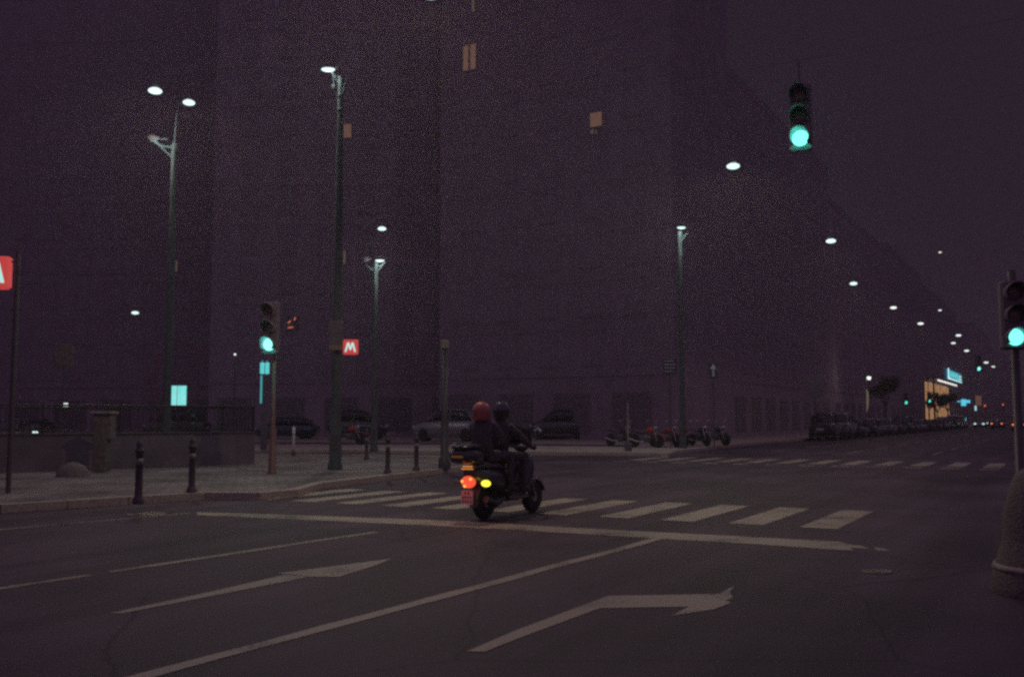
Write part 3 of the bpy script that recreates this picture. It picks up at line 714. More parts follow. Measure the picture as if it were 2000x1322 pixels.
# ------------------------------------------------------------------ buildings
WIN = {}
def window_mesh(wd, ht):
    key = (round(wd, 2), round(ht, 2))
    if key in WIN: return WIN[key]
    b = MB(); b.cur = 0; f_ = .07
    for x in (-wd / 2, wd / 2): b.box((x, -.012, 0), (f_, .024, ht))
    for z in (-ht / 2, ht / 2): b.box((0, -.013, z), (wd + f_, .026, f_))
    b.cur = 2; b.box((0, -.02, -ht / 2 - .1), (wd + .3, .05, .08)); b.box((0, -.01, ht / 2 + .12), (wd + .25, .03, .12))
    b.cur = 1; b.box((0, -.008, 0), (wd - f_, .016, ht - f_))
    me = b.build("window", [SHUT, ROLL, STONE]); m_ = me.data; bpy.data.objects.remove(me); WIN[key] = m_
    return m_
def building(name, a, e_, depth_, H_, label, m, lit=(), floors=None, bay=3.1, maxw=96, shop=True, skip=()):
    """facade from a to e_ (ground points), the body behind it; lit = (along, z, w, h, material)"""
    a, e_ = Vector(a), Vector(e_); dd = e_ - a; L_ = dd.length; rz = math.atan2(dd.y, dd.x)
    t = empty("apartment_building", (a.x, a.y, .13), rz, label, "building", "apartment buildings")
    b = MB(); b.box((L_ / 2, depth_ / 2, H_ / 2), (L_, depth_, H_)); b.build("wall", m, t)
    b = MB(); b.box((L_ / 2, depth_ / 2, H_ + .25), (L_ + .06, depth_ + .06, .5)); b.box((L_ / 2, depth_ / 2, H_ + .62), (L_ + .1, depth_ + .1, .24))
    b.build("roof", STONE, t)
    b = MB(); b.box((L_ / 2, -.03, 4.25), (L_ - .2, .06, .35))
    for k in range(2, int(H_ / 3.2)): b.box((L_ / 2, -.012, 4.3 + (k - 1) * 3.2 - .35), (L_ - .24, .024, .14))
    b.build("cornice", STONE, t)
    n = 0; me = window_mesh(1.25, 1.9); nb = int((L_ - 1.2) / bay); off = (L_ - nb * bay) / 2 + bay / 2
    cells = [(off + i * bay, 4.3 + 3.2 * k + 1.5) for k in range(int((H_ - 4.6) / 3.2)) for i in range(nb)]
    cells = [c for c in cells if all(abs(c[0] - l[0]) > (1.7 + l[2] / 2) * .55 + .35 or abs(c[1] - l[1]) > (2.4 + l[3]) / 2 for l in lit)]
    if len(cells) > maxw: cells = cells[:maxw]
    for x, z in cells:
        o = bpy.data.objects.new("window", me); COL.objects.link(o); o.parent = t; o.location = (x, 0, z)
    for l in lit:
        x, z, wd, ht, mm = l[:5]
        b = MB(); b.box((x, -.02, z), (wd, .04, ht)); fr = b.build("lit_window", mm, t)
        b = MB(); 
        for q in ((-wd / 2 - .035, .07), (wd / 2 + .035, .07)): b.box((x + q[0], -.035, z), (.07, .07, ht + .14))
        if len(l) > 5 and l[5]: b.box((x, -.045, z), (l[5], .09, ht))
        for q in (-ht / 2 - .035, ht / 2 + .035): b.box((x, -.036, z + q), (wd, .072, .07))
        b.build("window_frame", SHUT, fr)
    if shop:
        x = 2.0
        while x < L_ - 2.5:
            b = MB(); b.box((0, -.02, 0), (2.6, .04, 2.6))
            for k in range(8): b.box((0, -.045, -1.1 + k * .3), (2.5, .03, .05))
            sh = b.build("shop_shutter", mat("roller_shutter_steel", (.20, .16, .19), .6, var=.3, scale=3), t); sh.location = (x, 0, 1.7); x += 4.2
    return t
LW = curtain_mat("lit_room_curtain", (.135, .070, .050), (.085, .045, .034), 1.0, 6)
LW2 = curtain_mat("dim_room_curtain", (.085, .060, .048), (.055, .04, .036), 1.0, 6)
def fw(a, e_, px, py, wpx, hpx):
    """where on the facade a-e_ the window seen at px,py lies: along, height, size"""
    a, e_ = Vector(a), Vector(e_); d_ = (e_ - a).normalized(); r_ = ray(px, py)
    # solve a + s d = t r
    det = d_.x * (-r_.y) - (-r_.x) * d_.y
    s_ = ((-a.x) * (-r_.y) - (-r_.x) * (-a.y)) / det; t_ = (d_.x * (-a.y) - d_.y * (-a.x)) / det
    k = t_ * 1.0 / F
    return s_, CAMH + r_.z * t_ - .13, wpx * k, hpx * k
A0, A1 = Vector((-75, 88, 0)), Vector((-24.2, 86, 0))
B0, B1 = Vector((-23.8, 76, 0)), Vector((3.6, 76, 0))
C0 = on_line(1318, -21.0); 
Cc0 = Vector((4.2, C0.y - .0, 0)); Cc0 = C0 - V * 9.0 + U * 0
def L(a, e_, px, py, wpx, hpx, m_, mull=0): 
    s_, z, wd, ht = fw(a, e_, px, py, wpx, hpx); return (s_, z, wd, ht, m_, mull)
building("x", A0, A1, 14, 40, "dark apartment building behind the left railing with two tall lit slits", STUCCO[0],
         [L(A0, A1, 437, 742, 9, 105, LW2), L(A0, A1, 345, 520, 4, 22, LW2)])
building("x", B0, B1, 14, 42, "dark apartment building behind the tallest mast with one small lit window beside the mast", STUCCO[1],
         [L(B0, B1, 676.5, 256.5, 20, 27, LW), L(B0, B1, 673, 503, 5, 26, LW2)])
CA, CB = C0 - V * 17.5, C0
building("x", CA, CB, 12, 36, "dark corner building with a pair of tall lit panes and a square lit window", STUCCO[2],
         [L(CA, CB, 917.5, 113, 29, 50, LW, .16), L(CA, CB, 925, 5, 6, 40, LW2), L(CA, CB, 1164.5, 234, 25, 28, LW), L(CA, CB, 1157, 258, 7, 8, LW2), L(CA, CB, 1165, 258, 3, 8, LW2)])
# avenue side
sC = C0.dot(U)
segs = [(sC + 12.05, 34.9, 27), (sC + 47.0, 36.95, 24), (sC + 84.0, on_line(1806, -21.1).dot(U) - sC - 84.05, 25)]
names = ["nearest dark apartment building along the avenue behind the parked cars", "second dark apartment building along the avenue behind the round park lamp", "third dark apartment building along the avenue, left of the lit shop"]
for (s0, ln, hh), lab in zip(segs, names): building("x", SW(s0, -21.1), SW(s0 + ln, -21.1), 14, hh, lab, random.choice(STUCCO))
# the lit shop
sA, sB = on_line(1806, -21.1).dot(U), on_line(1872, -21.1).dot(U)
a, e_ = SW(sA, -21.1), SW(sB, -21.1); LL = sB - sA
t = building("x", a, e_, 14, 24, "building with the tall orange lit shop front and a cyan sign", STUCCO[0], shop=False, bay=4.0)
for ch in list(t.children):
    if ch.name.startswith("window") and ch.location.z < 11.5: bpy.data.objects.remove(ch)
SHP = curtain_mat("lit_shop_front", (.74, .42, .18), (.17, .055, .04), 1.0, .8)
for x0, x1 in ((.2, 2.2), (4.0, 15.5), (17.5, 20.0), (21.5, 36.0)):
    b = MB(); b.box(((x0 + x1) / 2, -.06, 3.9), (x1 - x0, .12, 7.4)); sf = b.build("shop_window", SHP, t)
    b = MB()
    k = max(1, int((x1 - x0) / 1.9))
    for i in range(k + 1): b.box((x0 + (x1 - x0) * i / k, -.14, 3.9), (.16, .06, 7.4))
    b.box(((x0 + x1) / 2, -.145, 4.6), (x1 - x0, .05, .3)); b.build("shop_frame", BLACKP, sf)
b = MB(); 
for x0, x1 in ((5, 12.5), (14, 18), (18.6, 30.5), (31.5, 37.5)): b.box(((x0 + x1) / 2, -1.55, 8.0), (x1 - x0, .16, .26))
b.build("canopy_light", mat("white_light_strip", (.8, .8, .8), .4, var=0, emit=(1, .95, .88), estr=1.5, sample=False), t)
b = MB(); b.box((21, -.8, 8.3), (38, 1.6, .25)); b.build("canopy", BLACKP, t)
x0 = on_line(1845, -21.1).dot(U) - sA; x1 = on_line(1877, -21.1).dot(U) - sA; x1 = min(x1, LL + 6)
x1 = x0 + (x1 - x0) * .8; xc = (x0 + x1) / 2; wd = x1 - x0
b = MB(); b.M = Matrix.Translation((0, 0, .6)); b.box((xc, -.5, 9.6), (wd, .25, 1.9)); sg = b.build("shop_sign", mat("cyan_sign_face", (.1, .3, .4), .5, var=0, emit=(.05, .25, .36), estr=.8, sample=False), t)
b = MB(); b.M = Matrix.Translation((0, 0, .6)); b.box((x0 + .8, -.68, 9.65), (1.4, .1, 2.1)); b.box((xc, -.68, 8.72), (wd, .1, .26))
for zz in (9.3, 9.9): b.box((x1 - 2.6, -.68, zz), (5, .1, .2))
b.build("sign_border", mat("white_sign_light", (.8, .8, .8), .4, var=0, emit=(.55, .95, .95), estr=1.2, sample=False), sg)
b = MB(); b.M = Matrix.Translation((0, 0, .6)); random.seed(3)
for k in range(6):
    xx = x0 + 4 + k * (wd - 10) / 6
    b.box((xx + .6, -.68, 9.7), (.8, .1, 1.2)); b.box((xx + 1.7, -.68, 9.7 + random.uniform(-.3, .3)), (1.6, .1, .3)); 
b.build("sign_marks", mat("teal_sign_light", (.3, .8, .8), .4, var=0, emit=(.12, .75, .75), estr=.9, sample=False), sg)
# beyond the shop
s0 = sB + .3
for i, (ln, hh, lab) in enumerate(((46, 22, "dark building just beyond the lit shop"), (60, 26, "farther dark building beyond the lit shop"), (80, 24, "farthest but one dark building along the avenue"), (120, 26, "farthest dark building along the avenue"))):
    building("x", SW(s0, -21.1), SW(s0 + ln, -21.1), 14, hh, lab, STUCCO[i % 3], maxw=60, bay=3.6); s0 += ln + .3
# far lit things by the avenue
def lit_box(name, px, py, Y, wd, ht, m, label, cat="lit sign"):
    p = P(px, py, Y); t = empty(name, (p.x, p.y, .13), 0, label, cat); z = p.z - .13
    b = MB(); b.box((0, 0, z), (wd, .12, ht), bev=.03); b.build("lit_face", m, t)
    b = MB(); b.box((0, .1, z), (wd + .1, .1, ht + .1), bev=.02); b.tube([(0, .12, 0), (0, .12, z)], .06, 8); b.build("backing", BLACKP, t)
CYB = mat("cyan_neon", (.2, .6, .7), .4, var=0, emit=(.12, .70, .95), estr=.95, sample=False)
lit_box("pharmacy_sign", 1882, 786, 160, .8, 1.1, CYB, "small bright cyan lit sign right of the lit shop front")
lit_box("pharmacy_sign", 1889, 784, 163, 1.0, .5, CYB, "small cyan lit bar touching the bright cyan sign")
lit_box("shop_light", 1874, 784, 165, .7, .18, CYB, "thin cyan lit stroke left of the bright cyan sign")
lit_box("shop_light", 1905.5, 797, 150, .28, .75, mat("pale_cyan_light", (.5, .8, .8), .4, var=0, emit=(.5, .9, .85), estr=.8, sample=False), "small upright pale lit strip left of the far red signals")
lit_box("shop_light", 1886, 820, 150, .16, .7, CYB, "small cyan upright light at street level beyond the parked cars")
lit_box("shop_light", 1911, 782, 200, 1.2, 2.0, LW, "dim brown lit panel left of the far red signals")

# ------------------------------------------------------------------ vehicles
def wheel(parent, x, y, r=.31, wdt=.2, name="wheel"):
    b = MB(); b.lathe([(r * .62, -wdt / 2), (r * .94, -wdt / 2), (r, -wdt * .32), (r, wdt * .32), (r * .94, wdt / 2), (r * .62, wdt / 2)], axis='y', n=22)
    w_ = b.build("wheel", RUB, parent); w_.location = (x, y, r)
    b = MB(); b.lathe([(r * .6, -wdt * .42), (r * .5, -wdt * .48), (r * .15, -wdt * .35), (0, -wdt * .35)], axis='y', n=18); b.lathe([(0, wdt * .35), (r * .15, wdt * .35), (r * .5, wdt * .48), (r * .6, wdt * .42)], axis='y', n=18)
    b.build("rim", GREYMET, w_); return w_
def make_car(bodym, lit=None):
    t = empty("parked_car", (0, 0, 0), 0, "x", "car")
    # lower body: loft of sections along x (front +x)
    b = MB(); b.loft([(-2.05, .62, .42, .80), (-1.98, .74, .30, .90), (-1.6, .83, .24, .96), (-.9, .85, .22, .96), (.3, .85, .22, .95), (1.1, .84, .22, .92), (1.7, .78, .25, .82), (1.98, .68, .32, .70), (2.08, .55, .40, .60)], n=24, e=4.5)
    body = b.build("body", bodym, t)
    b = MB(); b.loft([(-1.80, .60, .90, .98), (-1.45, .66, .88, 1.30), (-.9, .66, .88, 1.44), (-.1, .65, .88, 1.47), (.45, .64, .88, 1.40), (1.05, .66, .86, 1.02), (1.25, .6, .86, .92)], n=24, e=3.4); b.build("cabin_glass", CGLASS, t)
    b = MB(); b.loft([(-1.42, .50, 1.33, 1.37), (-.9, .60, 1.37, 1.475), (-.1, .60, 1.40, 1.50), (.42, .55, 1.37, 1.43)], n=20, e=3); 
    for s_ in (-1, 1):
        b.tube([(.48, s_ * .60, 1.38), (1.12, s_ * .68, .95)], .03, 6); b.tube([(-.35, s_ * .645, 1.42), (-.3, s_ * .73, .92)], .03, 6); b.tube([(-1.4, s_ * .6, 1.33), (-1.75, s_ * .68, .93)], .045, 6)
    b.build("roof", bodym, t)
    for x in (-1.28, 1.32):
        for y in (-.76, .76): wheel(t, x, y)
    for s_ in (-1, 1):
        b = MB(); b.ell((1.93, s_ * .56, .66), (.14, .19, .12) if lit == 'front' else (.12, .15, .08), 12, 8); b.build("headlight", mat("headlight_glass", (.5, .5, .5), .1, var=0) if lit != 'front' else LENSW, t)
        b = MB(); b.ell((-2.0, s_ * .62, .76), (.08, .13, .1), 12, 8); b.build("taillight", REDOFF if lit != 'rear' else mat("lit_taillight", (.6, .1, .05), .3, var=0, emit=(1, .22, .08), estr=1.6, sample=False), t)
        b = MB(); b.ell((.72, s_ * .95, .98), (.06, .1, .07), 10, 6); b.build("mirror", BLACKP, t)
    b = MB(); b.box((-2.09, 0, .58), (.02, .5, .11)); b.build("number_plate", mat("plate_white", (.5, .5, .48), .5, var=.1), t)
    b = MB(); b.box((0, 0, .24), (3.6, 1.5, .12)); b.build("underbody", BLACKP, t)
    return t
cdk = mat("car_paint_dark", (.045, .045, .055), .22, var=.1, coat=.8); csl = mat("car_paint_silver", (.26, .26, .27), .25, metal=.4, var=.1, coat=.8); cbl = mat("car_paint_blue", (.03, .045, .09), .22, var=.1, coat=.8)
crd = mat("car_paint_red", (.16, .02, .018), .22, var=.1, coat=.8)
protos = [make_car(m_) for m_ in (cdk, csl, cbl)]
names = ["first parked car of the row along the avenue kerb, nearest the crossing", "second parked car of the avenue row", "third parked car of the avenue row", "fourth parked car of the avenue row", "fifth parked car of the avenue row",
         "sixth parked car of the avenue row", "seventh parked car of the avenue row", "eighth parked car of the avenue row", "ninth parked car of the avenue row", "tenth parked car of the avenue row", "eleventh parked car of the avenue row",
         "twelfth parked car of the avenue row", "thirteenth parked car of the avenue row", "fourteenth parked car of the avenue row, in front of the lit shop", "fifteenth parked car of the avenue row", "sixteenth parked car of the avenue row", "last parked car seen in the avenue row"]
s0 = on_line(1612, -14.6).dot(U); random.seed(11)
for i, lab in enumerate(names):
    if i in (4, 9): s0 += 2.6
    pr = protos[(0, 1, 0, 2, 1, 0, 2, 0, 1, 0, 0, 2, 1, 0, 2, 0, 1)[i]]
    c = inst(pr, SW(s0 + i * 5.6 + random.uniform(-.2, .2), -14.65 + random.uniform(-.08, .08)), ROAD + random.uniform(-.02, .02), lab, "cars parked along the avenue kerb")
    c.scale = (random.uniform(.88, 1.05), 1, random.choice((.94, 1, 1.04, 1.16, 1.32)))
# cars across the side street, left-centre
gp = G(835, 866, .13)
for (px, py, rz, pr, lab) in ((872, 862, PI * .97, 1, "silver parked car seen side-on behind the thick dark post"), (700, 858, PI * .02, 0, "dark parked car behind the tallest mast, across the side street"),
                              (560, 857, PI * .99, 2, "dark blue parked car behind the left green signal"), (1090, 858, PI * 1.02, 0, "dark parked car right of the riders, across the side street"),
                              (345, 860, PI * .96, 0, "dark parked car in front of the lit double poster")):
    inst(protos[pr], G(px, py, .13), rz, lab, "cars parked across the side street")
c = make_car(crd, 'rear'); c["label"] = "far car with glowing orange tail lights near the right edge"; c["category"] = "car"; c.name = "moving_car"
c.location = P(1991, 817, 118) * 1.0; c.location.z = 0; c.rotation_euler = (0, 0, ROAD)
c2 = make_car(csl, 'front'); c2["label"] = "oncoming car with a bright headlight at the left edge, behind the railing"; c2.name = "moving_car"
c2.location = G(14, 874); c2.rotation_euler = (0, 0, -PI * .42)
c3 = make_car(cdk, 'front'); c3["label"] = "second oncoming car behind the left railing, farther than the one at the edge"; c3.name = "moving_car"
c3.location = G(66, 866); c3.rotation_euler = (0, 0, -PI * .44)
for px, Y, kind_, cc, lab in ((1869, 190, 'front', cdk, "far oncoming car with lit headlights just right of the lit shop front"), (1914, 150, 'front', csl, "far oncoming car with a pale headlight below the upright lit strip"),
                         (1936, 170, 'front', cdk, "far oncoming car with lit headlights left of the last far red signal"), (1784, 135, 'rear', cdk, "far car with two small red tail lights left of the lit shop"), (1948, 140, 'rear', cbl, "far car with dim red tail lights nearer the centre of the avenue")):
    c4 = make_car(cc, kind_); c4["label"] = lab; c4.name = "moving_car"; p_ = P(px, 817, Y); p_.z = 0; c4.location = p_; c4.rotation_euler = (0, 0, ROAD + (PI if kind_ == 'front' else 0))

# ------------------------------------------------------------------ parked motorcycles at the far corner
def make_moto(m_):
    t = empty("parked_motorcycle", (0, 0, 0), 0, "x", "motorcycle")
    for x in (-.68, .70):
        b = MB(); b.lathe([(.22, -.05), (.29, -.05), (.31, -.02), (.31, .02), (.29, .05), (.22, .05)], axis='y', n=24)
        w_ = b.build("wheel", RUB, t); w_.location = (x, 0, .31)
        b = MB(); b.lathe([(.225, -.02), (.20, -.025), (.05, -.04), (0, -.04)], axis='y', n=16); b.lathe([(0, .04), (.05, .04), (.20, .025), (.225, .02)], axis='y', n=16); b.build("rim", GREYMET, w_)
    b = MB(); n = 9  # front mudguard
    pts = [(.70 + .36 * math.cos(PI * (.05 + .85 * i / n)), 0, .31 + .36 * math.sin(PI * (.05 + .85 * i / n))) for i in range(n + 1)]
    b.tube(pts, .07, 8, flat=.3); b.build("front_mudguard", m_, t)
    b = MB(); b.loft([(-.05, .05, .70, .78), (.1, .14, .66, .92), (.3, .17, .68, .98), (.48, .10, .72, .92)], n=14, e=2.3); b.build("fuel_tank", m_, t)
    b = MB(); b.loft([(-.85, .05, .78, .86), (-.6, .13, .74, .86), (-.2, .15, .70, .80), (.05, .12, .70, .80)], n=14, e=2.4); b.build("seat", BLACKP, t)
    b = MB(); b.loft([(-.25, .12, .28, .62), (.05, .17, .25, .66), (.32, .14, .28, .62)], n=12, e=3); b.tube([(-.68, .1, .31), (-.1, .1, .4)], .03, 8); b.tube([(.1, 0, .5), (.45, 0, .85), (.4, 0, .35)], .03, 8); b.build("engine", mat("engine_metal", (.16, .16, .17), .4, metal=.6, var=.3), t)
    b = MB(); b.tube([(.45, .09, 1.0), (.70, .09, .31)], .025, 8); b.tube([(.45, -.09, 1.0), (.70, -.09, .31)], .025, 8); b.build("fork", GREYMET, t)
    b = MB(); b.tube([(.28, -.38, 1.04), (.40, -.2, 1.08), (.44, 0, 1.05), (.40, .2, 1.08), (.28, .38, 1.04)], .017, 8); b.build("handlebar", BLACKP, t)
    b = MB(); b.ell((.56, 0, .92), (.09, .10, .10), 14, 8); b.build("headlight", CHROME, t)
    for s_ in (-1, 1): b = MB(); b.tube([(.36, s_ * .25, 1.06), (.36, s_ * .32, 1.2)], .008, 6); b.ell((.35, s_ * .34, 1.24), (.02, .07, .05), 10, 6); b.build("mirror", CHROME, t)
    b = MB(); b.tube([(.0, -.16, .3), (-.4, -.18, .3), (-.85, -.2, .42)], [.03, .045, .05], 10); b.build("exhaust", CHROME, t)
    b = MB(); b.ell((-.88, 0, .80), (.03, .06, .04), 10, 6); b.build("taillight", REDOFF, t)
    return t
mr = make_moto(mat("red_motorcycle_paint", (.42, .05, .045), .3, var=.15, coat=.5)); mk = make_moto(mat("black_motorcycle_paint", (.04, .04, .045), .25, var=.1, coat=.6))
for px, py, rz, pr, lab in ((1262, 874, -.75, mr, "red motorcycle nearest the thin pale post"), (1300, 873, -.8, mr, "red motorcycle second from the thin pale post"), (1338, 872, -1.9, mr, "red motorcycle third from the thin pale post, turned the other way"),
                            (1366, 871, -1.2, mk, "black motorcycle right of the red ones"), (1398, 870, -1.0, mk, "black motorcycle last in the row under the arrow sign"), (1212, 872, -.9, mk, "black motorcycle left of the thin pale post"),
                            (680, 868, -.3, mr, "red motorcycle parked just right of the tallest mast across the side street")):
    inst(pr, G(px, py, .13), rz, lab, "parked motorcycles")

# ------------------------------------------------------------------ the scooter with its two riders
SB = mat("scooter_paint_black", (.05, .048, .052), .25, var=.15, coat=.7)
rear = G(945, 1014); YAW = math.radians(90 - 33)
t = scooter = empty("motor_scooter", rear, YAW, "black motor scooter with lit red tail light crossing the zebra stripes", "motor scooter")
def sw_(x, name):
    b = MB(); b.lathe([(.14, -.055), (.22, -.06), (.245, -.03), (.25, 0), (.245, .03), (.22, .06), (.14, .055)], axis='y', n=26); w_ = b.build(name, RUB, t); w_.location = (x, 0, .25)
    b = MB(); b.lathe([(.145, -.045), (.11, -.05), (.04, -.06), (0, -.06)], axis='y', n=18); b.lathe([(0, .06), (.04, .06), (.11, .05), (.145, .045)], axis='y', n=18); b.build("rim", GREYMET, w_)
sw_(0.0, "rear_wheel"); sw_(1.36, "front_wheel")
b = MB(); b.loft([(-.40, .09, .60, .76), (-.30, .16, .52, .78), (-.05, .20, .44, .78), (.25, .21, .36, .76), (.45, .17, .30, .72), (.52, .12, .28, .6)], n=22, e=2.7); b.build("rear_body", SB, t)
b = MB(); b.loft([(-.36, .11, .76, .83), (-.15, .16, .76, .86), (.1, .17, .75, .84), (.35, .15, .73, .80), (.52, .10, .70, .76)], n=18, e=2.6); b.build("seat", BLACKP, t)
b = MB(); b.loft([(.40, .19, .24, .34), (.7, .20, .24, .32), (.98, .17, .26, .36)], n=16, e=4); b.build("footboard", SB, t)
b = MB(); b.loft([(.90, .16, .28, .5), (.98, .22, .32, .92), (1.06, .22, .42, .98), (1.16, .17, .52, .95), (1.24, .08, .62, .85)], n=20, e=2.6); b.build("leg_shield", SB, t)
b = MB(); pts = [(1.36 + .285 * math.cos(PI * (.1 + .75 * i / 8)), 0, .25 + .285 * math.sin(PI * (.1 + .75 * i / 8))) for i in range(9)]; b.tube(pts, .085, 10, flat=.35); b.build("front_mudguard", SB, t)
b = MB(); pts = [(.27 * math.cos(PI * (.45 + .6 * i / 8)), 0, .25 + .30 * math.sin(PI * (.45 + .6 * i / 8))) for i in range(9)]; b.tube(pts, .08, 10, flat=.35); b.tube([(-.34, 0, .50), (-.40, 0, .30)], .02, 8); b.build("rear_mudguard", BLACKP, t)
b = MB(); b.tube([(1.34, .07, .25), (1.12, .07, .75)], .022, 8); b.tube([(1.34, -.07, .25), (1.12, -.07, .75)], .022, 8); b.tube([(1.10, 0, .8), (1.0, 0, 1.02)], .03, 8); b.build("fork", GREYMET, t)
b = MB(); b.tube([(.86, -.36, 1.02), (.96, -.2, 1.06), (1.0, 0, 1.04), (.96, .2, 1.06), (.86, .36, 1.02)], .017, 10); b.ell((1.03, 0, 1.04), (.09, .13, .07), 14, 8); hb = b.build("handlebar", BLACKP, t)
for s_ in (-1, 1):
    b = MB(); b.tube([(.94, s_ * .24, 1.06), (.97, s_ * .30, 1.20), (.96, s_ * .34, 1.26)], .007, 6); b.ell((.96, s_ * .36, 1.30), (.018, .075, .05), 14, 8); b.build("mirror", CHROME, t)
b = MB(); 
ws = [(1.02 + .10 * (1 - abs(i) / 4) ** 1 + z_ * -.10, i * .055, 1.06 + z_ * .34) for z_ in (0, .5, 1) for i in range(-4, 5)]
b.add(ws, [(r_ * 9 + i, r_ * 9 + i + 1, (r_ + 1) * 9 + i + 1, (r_ + 1) * 9 + i) for r_ in range(2) for i in range(8)], True)
wsc = b.build("windscreen", mat("smoked_windscreen", (.05, .05, .055), .1, var=0), t); md = wsc.modifiers.new("s", 'SOLIDIFY'); md.thickness = .004
b = MB(); b.ell((1.20, 0, .84), (.07, .12, .08), 14, 8); b.build("headlight", CHROME, t)
TL = mat("lit_tail_lens", (.6, .05, .03), .3, var=0, emit=(1.0, .11, .05), estr=.85, sample=False); TLC = mat("tail_bulb", (.9, .3, .1), .3, var=0, emit=(1.0, .42, .08), estr=1.5, sample=False)
b = MB(); b.ell((-.395, 0, .575), (.06, .125, .09), 20, 10); tl = b.build("tail_light", TL, t)
for yy, zz in ((-.07, .62), (.035, .515), (.08, .585)): b = MB(); b.ell((-.445, yy, zz), (.014, .024, .020), 10, 6); b.build("bulb", TLC, tl)
b = MB(); b.tube([(-.33, .12, .57), (-.33, .24, .56)], .012, 6); b.tube([(-.33, -.12, .57), (-.33, -.24, .56)], .012, 6); b.build("indicator_stalk", BLACKP, t)
b = MB(); b.ell((-.34, .25, .56), (.035, .05, .032), 12, 8); b.build("indicator", AMBOFF, t)
b = MB(); b.ell((-.34, -.27, .56), (.05, .08, .05), 14, 8); b.build("indicator", mat("lit_indicator", (.8, .7, .1), .3, var=0, emit=(1.0, .86, .06), estr=1.5, sample=False), t)
b = MB(); b.box((-.43, 0, .35), (.012, .20, .20)); pl = b.build("number_plate", mat("scooter_plate", (.75, .68, .62), .5, var=.15), t)
b = MB()
for k in range(2): b.box((-.438, -.03 + .06 * k, .415), (.004, .03, .042))
for r_ in range(1, 3):
    for k in range(4): b.box((-.438, -.066 + .044 * k, .415 - r_ * .060), (.004, .024, .040))
b.build("plate_marks", BLACKP, pl)
b = MB(); b.tube([(.25, -.2, .3), (0, -.2, .24), (-.25, -.21, .32)], [.03, .06, .055], 12); b.build("exhaust", mat("dull_exhaust_steel", (.12, .11, .12), .5, metal=.6, var=.3), t)
b = MB(); b.tube([(-.05, .13, .84), (-.52, .13, .90)], .012, 6); b.tube([(-.05, -.13, .84), (-.52, -.13, .90)], .012, 6); b.tube([(-.5, -.13, .90), (-.5, .13, .90)], .012, 6); b.build("luggage_rack", GREYMET, t)
# top case: rounded box, its lid and a reflector strip
b = MB(); b.M = Matrix.Translation((.07, 0, -.05)); b.loft([(-.74, .13, .93, 1.05), (-.70, .19, .90, 1.10), (-.60, .225, .885, 1.12), (-.42, .225, .885, 1.12), (-.33, .19, .90, 1.10), (-.30, .13, .93, 1.05)], n=26, e=3); tc = b.build("top_case", SB, t)
b = MB(); b.M = Matrix.Translation((.07, 0, -.05)); b.loft([(-.72, .12, 1.10, 1.15), (-.62, .20, 1.10, 1.20), (-.42, .20, 1.10, 1.20), (-.32, .12, 1.10, 1.15)], n=22, e=2.4); b.build("lid", mat("top_case_lid", (.05, .065, .045), .12, var=.1, coat=1), tc)
b = MB(); b.box((-.683, .0, .95), (.012, .20, .035)); b.build("reflector", mat("glowing_orange_reflector", (.35, .12, .03), .25, var=.1, emit=(.5, .2, .06), estr=.12, sample=False), tc)  # weak emission stands in for light thrown back by the reflector
b = MB(); b.box((-.42, .0, .80), (.02, .16, .018)); b.box((-.43, .0, .765), (.02, .20, .014)); b.build("reflector", mat("glowing_reflector_strip", (.5, .2, .05), .3, var=0, emit=(.9, .36, .10), estr=.7, sample=False), t)  # reflector bars given emission in place of reflected light
lamp("tail_glow", (-.66, 0, .44), .45, (1, .12, .06), .05, t)

def person(name, loc, yaw, label, joints, edges, bodym, helmetm, hz, head_c, shoes, hands):
    t = empty(name, loc, yaw, label, "person", "people on the motor scooter")
    me = bpy.data.meshes.new("body"); vs = [j[0] for j in joints]; me.from_pydata(vs, edges, []); me.update()
    o = bpy.data.objects.new("body", me); COL.objects.link(o); o.parent = t; me.materials.append(bodym)
    sk = o.modifiers.new("skin", 'SKIN'); sk.use_smooth_shade = True
    for i, j in enumerate(joints):
        r_ = j[1] if isinstance(j[1], tuple) else (j[1], j[1])
        me.skin_vertices[0].data[i].radius = r_
    me.skin_vertices[0].data[0].use_root = True
    ss = o.modifiers.new("sub", 'SUBSURF'); ss.levels = 2; ss.render_levels = 2
    # helmet: shell with visor and a neck roll
    hx, hy, hzz = head_c
    b = MB(); b.ell((hx, hy, hzz), (.150, .132, .150), 24, 14); b.lathe([(.118, -.13), (.132, -.10), (.135, -.03)], (hx - .005, hy, hzz), n=24); h = b.build("helmet", helmetm, t)
    b = MB(); b.ell((hx + .028, hy, hzz - .012), (.132, .120, .068), 22, 10); b.build("visor", CGLASS, h)
    b = MB(); b.ell((hx - .149, hy, hzz + .0), (.006, .014, .014), 8, 6); b.build("vent", BLACKP, h)
    for (x, y, z, a_) in shoes:
        b = MB(); b.loft([(-.11, .03, -.04, .05), (-.06, .042, -.045, .06), (.04, .046, -.045, .035), (.13, .04, -.045, .01), (.17, .02, -.04, -.01)], n=14, e=2.6); s_ = b.build("shoe", mat("dark_shoe", (.06, .055, .05), .6, var=.2), t); s_.location = (x, y, z); s_.rotation_euler = (0, a_, 0)
    return t
